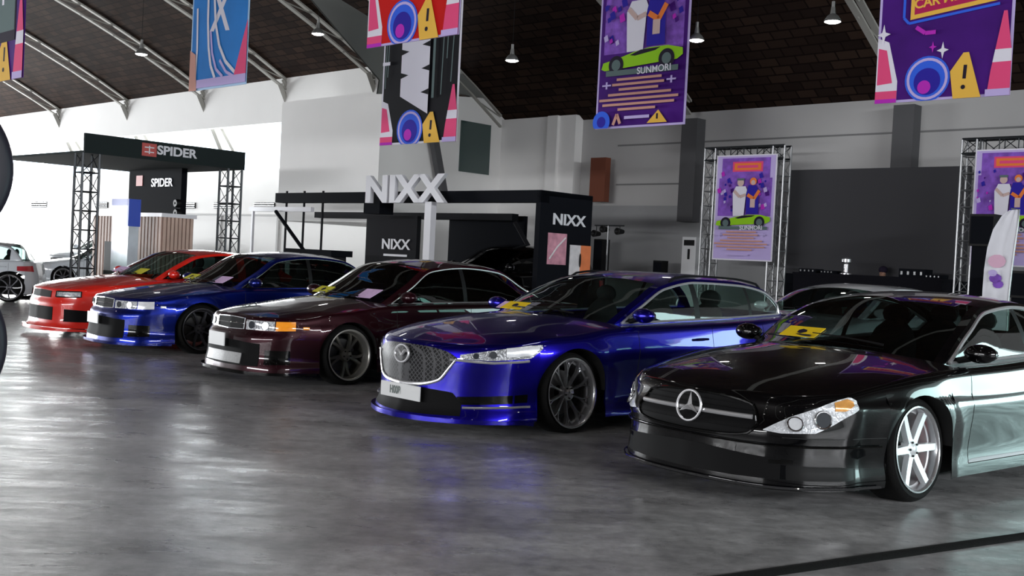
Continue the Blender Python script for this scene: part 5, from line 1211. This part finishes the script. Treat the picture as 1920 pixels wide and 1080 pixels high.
# person behind the table
def skin_body(name, joints, edges, mat, parent=None):
    me = bpy.data.meshes.new(name); me.from_pydata([j[0] for j in joints], edges, []); o = bpy.data.objects.new(name, me); C.objects.link(o)
    sk = o.modifiers.new('s', 'SKIN'); sk.use_smooth_shade = True
    for v, j in zip(me.skin_vertices[0].data, joints): v.radius = (j[1], j[2] if len(j) > 2 else j[1])
    me.skin_vertices[0].data[0].use_root = True
    sb = o.modifiers.new('u', 'SUBSURF'); sb.levels = 1; sb.render_levels = 1
    dg = bpy.context.evaluated_depsgraph_get(); nm = bpy.data.meshes.new_from_object(o.evaluated_get(dg)); bpy.data.objects.remove(o)
    nm.materials.clear(); nm.materials.append(mat); o = bpy.data.objects.new(name, nm); C.objects.link(o)
    for p in nm.polygons: p.use_smooth = True; p.material_index = 0
    if parent is not None: o.parent = parent
    return o
def person(loc, rz, label, top, hair):
    SK = pm('skin', (.36, .19, .13), .55); TR = pm('dark_trousers', (.02, .02, .03), .8)
    r = empty('person', loc, rz); tag(r, label, 'person')
    J = [((0, 0, .95), .15, .11), ((0, 0, 1.15), .14, .10), ((0, 0, 1.36), .17, .10), ((0, 0, 1.47), .06), ((0, .0, 1.53), .055), ((0, .01, 1.60), .075, .085), ((0, .01, 1.68), .07, .08),
         ((.19, 0, 1.40), .06), ((.25, .06, 1.15), .045), ((.18, .26, 1.08), .035), ((.16, .33, 1.07), .03), ((-.19, 0, 1.40), .06), ((-.25, .06, 1.15), .045), ((-.18, .26, 1.08), .035), ((-.16, .33, 1.07), .03),
         ((.09, 0, .82), .085), ((.10, 0, .48), .06), ((.10, 0, .09), .045), ((.10, .14, .03), .035), ((-.09, 0, .82), .085), ((-.10, 0, .48), .06), ((-.10, 0, .09), .045), ((-.10, .14, .03), .035)]
    E = [(0, 1), (1, 2), (2, 3), (3, 4), (4, 5), (5, 6), (2, 7), (7, 8), (8, 9), (9, 10), (2, 11), (11, 12), (12, 13), (13, 14), (0, 15), (15, 16), (16, 17), (17, 18), (0, 19), (19, 20), (20, 21), (21, 22)]
    skin_body('body', J, E, SK, r)
    S_ = [((0, 0, .93), .165, .125), ((0, 0, 1.15), .155, .115), ((0, 0, 1.36), .185, .115), ((.20, 0, 1.40), .072), ((.25, .05, 1.20), .06), ((-.20, 0, 1.40), .072), ((-.25, .05, 1.20), .06)]
    skin_body('shirt', S_, [(0, 1), (1, 2), (2, 3), (3, 4), (2, 5), (5, 6)], top, r)
    T_ = [((0, 0, .92), .16, .12), ((.09, 0, .80), .10), ((.10, 0, .48), .075), ((.10, 0, .12), .06), ((-.09, 0, .80), .10), ((-.10, 0, .48), .075), ((-.10, 0, .12), .06)]
    skin_body('trousers', T_, [(0, 1), (1, 2), (2, 3), (0, 4), (4, 5), (5, 6)], TR, r)
    m = MB(); m.ell((0, -.012, 1.69), .092, .105, .085, hair, 14, 10); m.build('hair', r)
    m = MB(); m.ell((0, .10, 1.62), .012, .018, .02, SK, 8, 6); m.build('nose', r)
    for s in (1, -1):
        m = MB(); m.ell((s * .032, .088, 1.645), .012, .008, .007, INK, 8, 6); m.build('eye', r)
        for k in range(4): m = MB(); m.tube([(s * (.16 + .012 * (k - 1.5)), .34, 1.07), (s * (.16 + .014 * (k - 1.5)), .39 + .004 * (k % 2), 1.06), (s * (.16 + .014 * (k - 1.5)), .42, 1.045)], .008, SK, 6); m.build('finger', r)
        m = MB(); m.tube([(s * .135, .33, 1.07), (s * .115, .37, 1.065)], .009, SK, 6); m.build('thumb', r)
    return r
pa, pz = onb(1656, 500, 21.0)
pr = person(hp(pa, 21.0, 0), HROT + pi, 'person with dark hair in a dark red shirt standing behind the black equipment table', pm('dark_red_shirt', (.16, .02, .03), .8), INK)
sc_ = (pz + .0) / 1.76; pr.scale = (sc_, sc_, sc_)
# ---- pendant lamps
LAMPE = pm('lamp_glow', (1, 1, 1), .5, emit=(1, .98, .94), es=45.0); LSH = pm('lamp_shade', (.30, .30, .29), .4, .6)
def pendant(p, label, grp=None, r=.15, first=[None]):
    zc = prof(p.dot(HN))
    o = empty('pendant_lamp', p); tag(o, label, 'lamp', grp)
    if first[0] is None:
        s = MB(); s.lathe([(.035, .26), (.05, .14), (.10, .10), (r * .95, .035), (r, 0), (r * .96, 0), (r * .9, .035), (.08, .09)], LSH, 24); sh = s.build('lamp_shade', o)
        b = MB(); b.ell((0, 0, .005), r * .88, r * .88, .035, LAMPE, 20, 8); bu = b.build('lamp_diffuser', o)
        c = MB(); c.cyl((0, 0, .24), (0, 0, .36), .03, LSH, 10); cc = c.build('lamp_holder', o); first[0] = (sh, bu, cc)
    else:
        for s in first[0]: d = s.copy(); C.objects.link(d); d.parent = o
    k = MB(); k.cyl((0, 0, .34), (0, 0, max(.5, zc - p.z)), .006, DARKPL, 6); k.build('cord', o)
for x, y, D, lab in ((960, 114, 24, 'lit pendant lamp hanging between the black banner and the purple event banner'), (1306, 76, 21.5, 'lit pendant lamp hanging just right of the purple event banner'), (1561, 41, 19.5, 'lit pendant lamp hanging left of the large CAR MEET UP banner'),
                     (596, 64, 26, 'pendant lamp hanging between the blue banner and the red banner'), (265, 102, 27, 'pendant lamp hanging left of the blue banner')):
    pendant(atd(x, y, D), lab)
for a in (-22, -16, -10, -4, 2, 8):
    for b in (-12, -5, 3, 8) if a > -20 else (-12, -5, 2): pendant(hp(a, b, 6.6), 'lit pendant lamp hanging high over the open hall floor near the cars', 'pendant lamps over the hall floor')
# ---- wheels on a display rack at the left edge
c1 = atd(-138, 308, 4.2); c2 = atd(-150, 650, 4.2); rk = empty('wheel_display_stand', (c1.x, c1.y, 0)); tag(rk, 'rack holding two dark glossy wheels one above the other at the left edge', 'wheel rack')
GT = pm('glossy_black_tyre', (.010, .008, .016), .5, 0, 0, .3)
def show_wheel(c):
    f = (CP - c); f.z = 0; f.normalize(); f = (f + Vector((.35, 0, 0))).normalized(); x = Z3.cross(f).normalized(); c = c - rk.location; M = Matrix(((x.x, 0, f.x, c.x), (x.y, 0, f.y, c.y), (0, 1, f.z, c.z), (0, 0, 0, 1)))
    t = MB(); t.lathe([(.17, -.02), (.20, 0), (.285, .012), (.31, .0), (.325, -.03), (.33, -.08), (.33, -.16), (.30, -.21), (.25, -.22)], GT, 64, M @ Matrix.Diagonal((1.02, 1.02, 1, 1))); tt = t.build('wheel', rk)
    r = MB(); r.lathe([(.172, -.01), (.165, -.02), (.16, -.06), (.15, -.2)], RIM_K, 48, M)
    for k in range(6): spoke(r, M, k * pi / 3, .03, .165, .05, .045, -.04, -.03, .03, RIM_K)
    r.lathe([(0, -.02), (.05, -.02), (.06, -.05)], RIM_K, 20, M); r.build('rim', tt); return f
f1 = show_wheel(c1); show_wheel(c2)
m = MB(); q = -f1 * .34; m.tube([(q.x, q.y, 0.03), (q.x, q.y, c1.z + .2)], .03, TRD, 8); m.box(q.x - .25, q.x + .05, q.y - .1, q.y + .3, 0, .03, TRD)
for c in (c1, c2): d = c - rk.location; m.tube([(q.x, q.y, c.z), (d.x - f1.x * .05, d.y - f1.y * .05, c.z)], .025, TRD, 8)
m.build('rack_post', rk)
# ---- cable cover on the floor
p0, p1 = onz(1380, 1084, 0), onz(1960, 1001, 0); d = (p1 - p0).normalized(); n_ = Vector((-d.y, d.x, 0)) * .045; p0 = p0 - d * 1.0; p1 = p1 + d * 2
m = MB(); up = Vector((0, 0, .018)); e = n_ * .5
m.raw([p0 - n_, p0 + n_, p1 + n_, p1 - n_, p0 - e + up, p0 + e + up, p1 + e + up, p1 - e + up], [(0, 1, 2, 3), (4, 7, 6, 5), (0, 4, 5, 1), (1, 5, 6, 2), (2, 6, 7, 3), (3, 7, 4, 0)], BLACKRUB); o = m.build('cable_cover'); rebase(o); tag(o, 'black rubber cable cover running across the floor in the lower right corner', 'cable cover')
# ================================================================== papers on the windshields
def card(B, t, y, w_, h_, mat, label, ink=None, grp=None, name='paper_card'):
    v = y / .72; p = B.gtop(t, abs(v)); q = B.gtop(t + .05, abs(v)); p.y = y; q.y = y; up = (q - p).normalized(); x = Vector((0, 1, 0)); x = (x - up * x.dot(up)).normalized(); n = x.cross(up)
    if n.x < 0: n = -n
    sl = (B.gtop(t, min(1, abs(v) + .1)) - B.gtop(t, abs(v)))
    M = Matrix(((x.x, up.x, n.x, p.x), (x.y, up.y, n.y, p.y), (x.z, up.z, n.z, p.z), (0, 0, 0, 1)))
    m = MB(); m.raw([M @ Vector(c) for c in [(-w_ / 2, 0, .018), (w_ / 2, 0, .018), (w_ / 2, h_, .018), (-w_ / 2, h_, .018), (-w_ / 2, 0, .023), (w_ / 2, 0, .023), (w_ / 2, h_, .023), (-w_ / 2, h_, .023)]],
                  [(0, 3, 2, 1), (4, 5, 6, 7), (0, 1, 5, 4), (1, 2, 6, 5), (2, 3, 7, 6), (3, 0, 4, 7)], mat)
    if ink: m.raw([M @ Vector((c[0] * w_, h_ * c[1], .0245)) for c in [(-.10, .35), (.02, .25), (.14, .45), (.10, .65), (-.04, .75), (-.12, .6)]], [(0, 1, 2, 3, 4, 5)], ink)
    o = m.build(name); o.matrix_world = Matrix.Translation(B.root.location) @ Matrix.Rotation(B.root.rotation_euler.z, 4, 'Z'); 
    me = o.data; me.transform(o.matrix_world); o.matrix_world = Matrix.Identity(4); rebase(o); tag(o, label, 'card', grp); return o
YC = pm('yellow_card', (.90, .62, .01), .5); PC = pm('pink_flyer', (.72, .50, .78), .5, vary=.3, vscale=20); YC2 = pm('olive_yellow_card', (.62, .58, .03), .5)
card(BCLS, .015, -.24, .30, .16, YC, 'yellow card with a dark mark on the windshield of the black sedan', INK)
card(BMZ, .01, -.33, .27, .15, YC, 'yellow card with a dark mark on the windshield of the blue wagon', INK)
card(BMZ, .02, -.58, .20, .13, PC, 'pale pink flyer beside the yellow card on the blue wagon')
card(B3, .02, -.29, .27, .15, YC2, 'yellow card on the windshield of the maroon sedan', INK)
card(B3, .015, .46, .36, .20, PC, 'pale pink flyer on the windshield of the maroon sedan')
card(B4, .02, -.26, .25, .15, YC2, 'yellow card on the windshield of the deep blue sedan', INK)
card(B4, .015, .45, .36, .18, PC, 'pale pink flyer on the windshield of the deep blue sedan')
card(B5, .02, .38, .32, .16, YC2, 'yellow card on the windshield of the red coupe')
card(B5, .02, -.22, .32, .16, PC, 'pale flyer on the windshield of the red coupe')
# ================================================================== cars in the background
def simple(name, base, paint, loc, deg, label, sx=1, sy=1, sz=1, glass=None, **kw):
    S = dict(base); S.update(paint=paint, trim=None, mirror_mat=paint, glass=glass or G_VDARK, glass_f=glass or G_DARK, wheel=dict(base['wheel'], style='eight', mat=RIM_K, lip=RIM_C)); S.update(kw)
    a = radians(deg); fwd = Vector((-sin(a), -cos(a), 0)); B = make_car(name, S, loc, atan2(fwd.y, fwd.x), label, 'car', detail=1); B.root.scale = (sx, sy, sz)
    for sg in (1, -1):
        h = MB(); vs, fs = B.band([(B.LY(.48), .60), (B.LX(.35), .62)], [(B.LY(.48), .68), (B.LX(.35), .70)], .006, 10, 3); vs = vs if sg > 0 else mir(vs); h.raw(vs, fs, LAMPB, True); h.build('headlight', B.root)
        t = MB(); l = B.LR(.55); vs, fs = B.band([(B.LX(S['plan'][-1][0] + .12), .72), (l, .70)], [(B.LX(S['plan'][-1][0] + .12), .82), (l, .84)], .008, 10, 3); vs = vs if sg > 0 else mir(vs); t.raw(vs, fs, pm('tail_light', (.45, .02, .03), .25, 0, 1), True); t.build('tail_light', B.root)
    g = MB(); vs, fs = B.band([(-.38, .52), (.38, .52)], [(-.38, .64), (.38, .64)], .006, 12, 3); g.raw(vs, fs, GR, True); g.build('grille', B.root)
    return B
HAT = dict(MZ6); HAT.update(plan=[(.55, .76), (.2, .84), (-.3, .87), (-1.4, .88), (-2.5, .87), (-2.8, .83), (-3.0, .76)], tail=[(0, -3.17), (.4, -3.15), (.62, -3.09), (.76, -3.0)],
    z_side=[(.55, .745), (.2, .80), (0, .815), (-.5, .87), (-1.2, .895), (-2.2, .925), (-3.0, .95)], z_tail=[(0, .95), (.76, .95)], x_deck=-2.95, deck_mid=[(-3.17, .95), (-3.0, .98)],
    rail=[(.14, -1.02, .735, 1.09), (.26, -1.42, .665, 1.245), (.42, -1.85, .63, 1.315), (.62, -2.3, .615, 1.305), (.80, -2.66, .61, 1.25), (.90, -2.82, .65, 1.13)],
    center=[(0, -.34, .935), (.14, -.80, 1.13), (.26, -1.22, 1.30), (.42, -1.75, 1.365), (.62, -2.3, 1.36), (.80, -2.74, 1.33), (.90, -2.92, 1.18), (1, -3.07, .97)], pillars=[(-1.86, .085)], win_end=-2.72)
# hatchback at the left edge, its tail towards the right
deg = 78.0; a = radians(deg); fw = Vector((-sin(a), -cos(a), 0)); lf = Vector((-fw.y, fw.x, 0)); cpt = onz(14, 566, 0)
simple('white_hatchback', HAT, P_WHITE, cpt - lf * .88 + fw * 2.55, deg, 'white hatchback with black wheels, cut by the left edge of the picture', .93, .97, .93, G_CLEAR)
simple('white_van', MZ6, P_WHITE, atd(150, 520, 38) - Vector((0, 0, atd(150, 520, 38).z)), 20, 'white van with a large dark windshield, parked behind the white hatchback', 1.0, 1.05, 1.18, G_DARK)
simple('white_car', CHA, P_WHITE, atd(112, 520, 32) - Vector((0, 0, atd(112, 520, 32).z)), 62, 'white car seen between the van and the truss leg of the booth', .9, .95, .95, G_DARK)
p = atd(840, 520, 22.5); simple('black_suv', MZ6, P_BLACK, Vector((p.x, p.y, 0)), 50, 'black tall car displayed inside the NIXX booth', 1.0, 1.02, 1.30, G_VDARK)
p = atd(1475, 560, 14.6); simple('silver_car', MZ6, P_SILVER, Vector((p.x, p.y, 0)), 46, 'silver car in the second row, its roof showing between blue wagon and black sedan', 1.0, 1.0, .97, G_CLEAR)
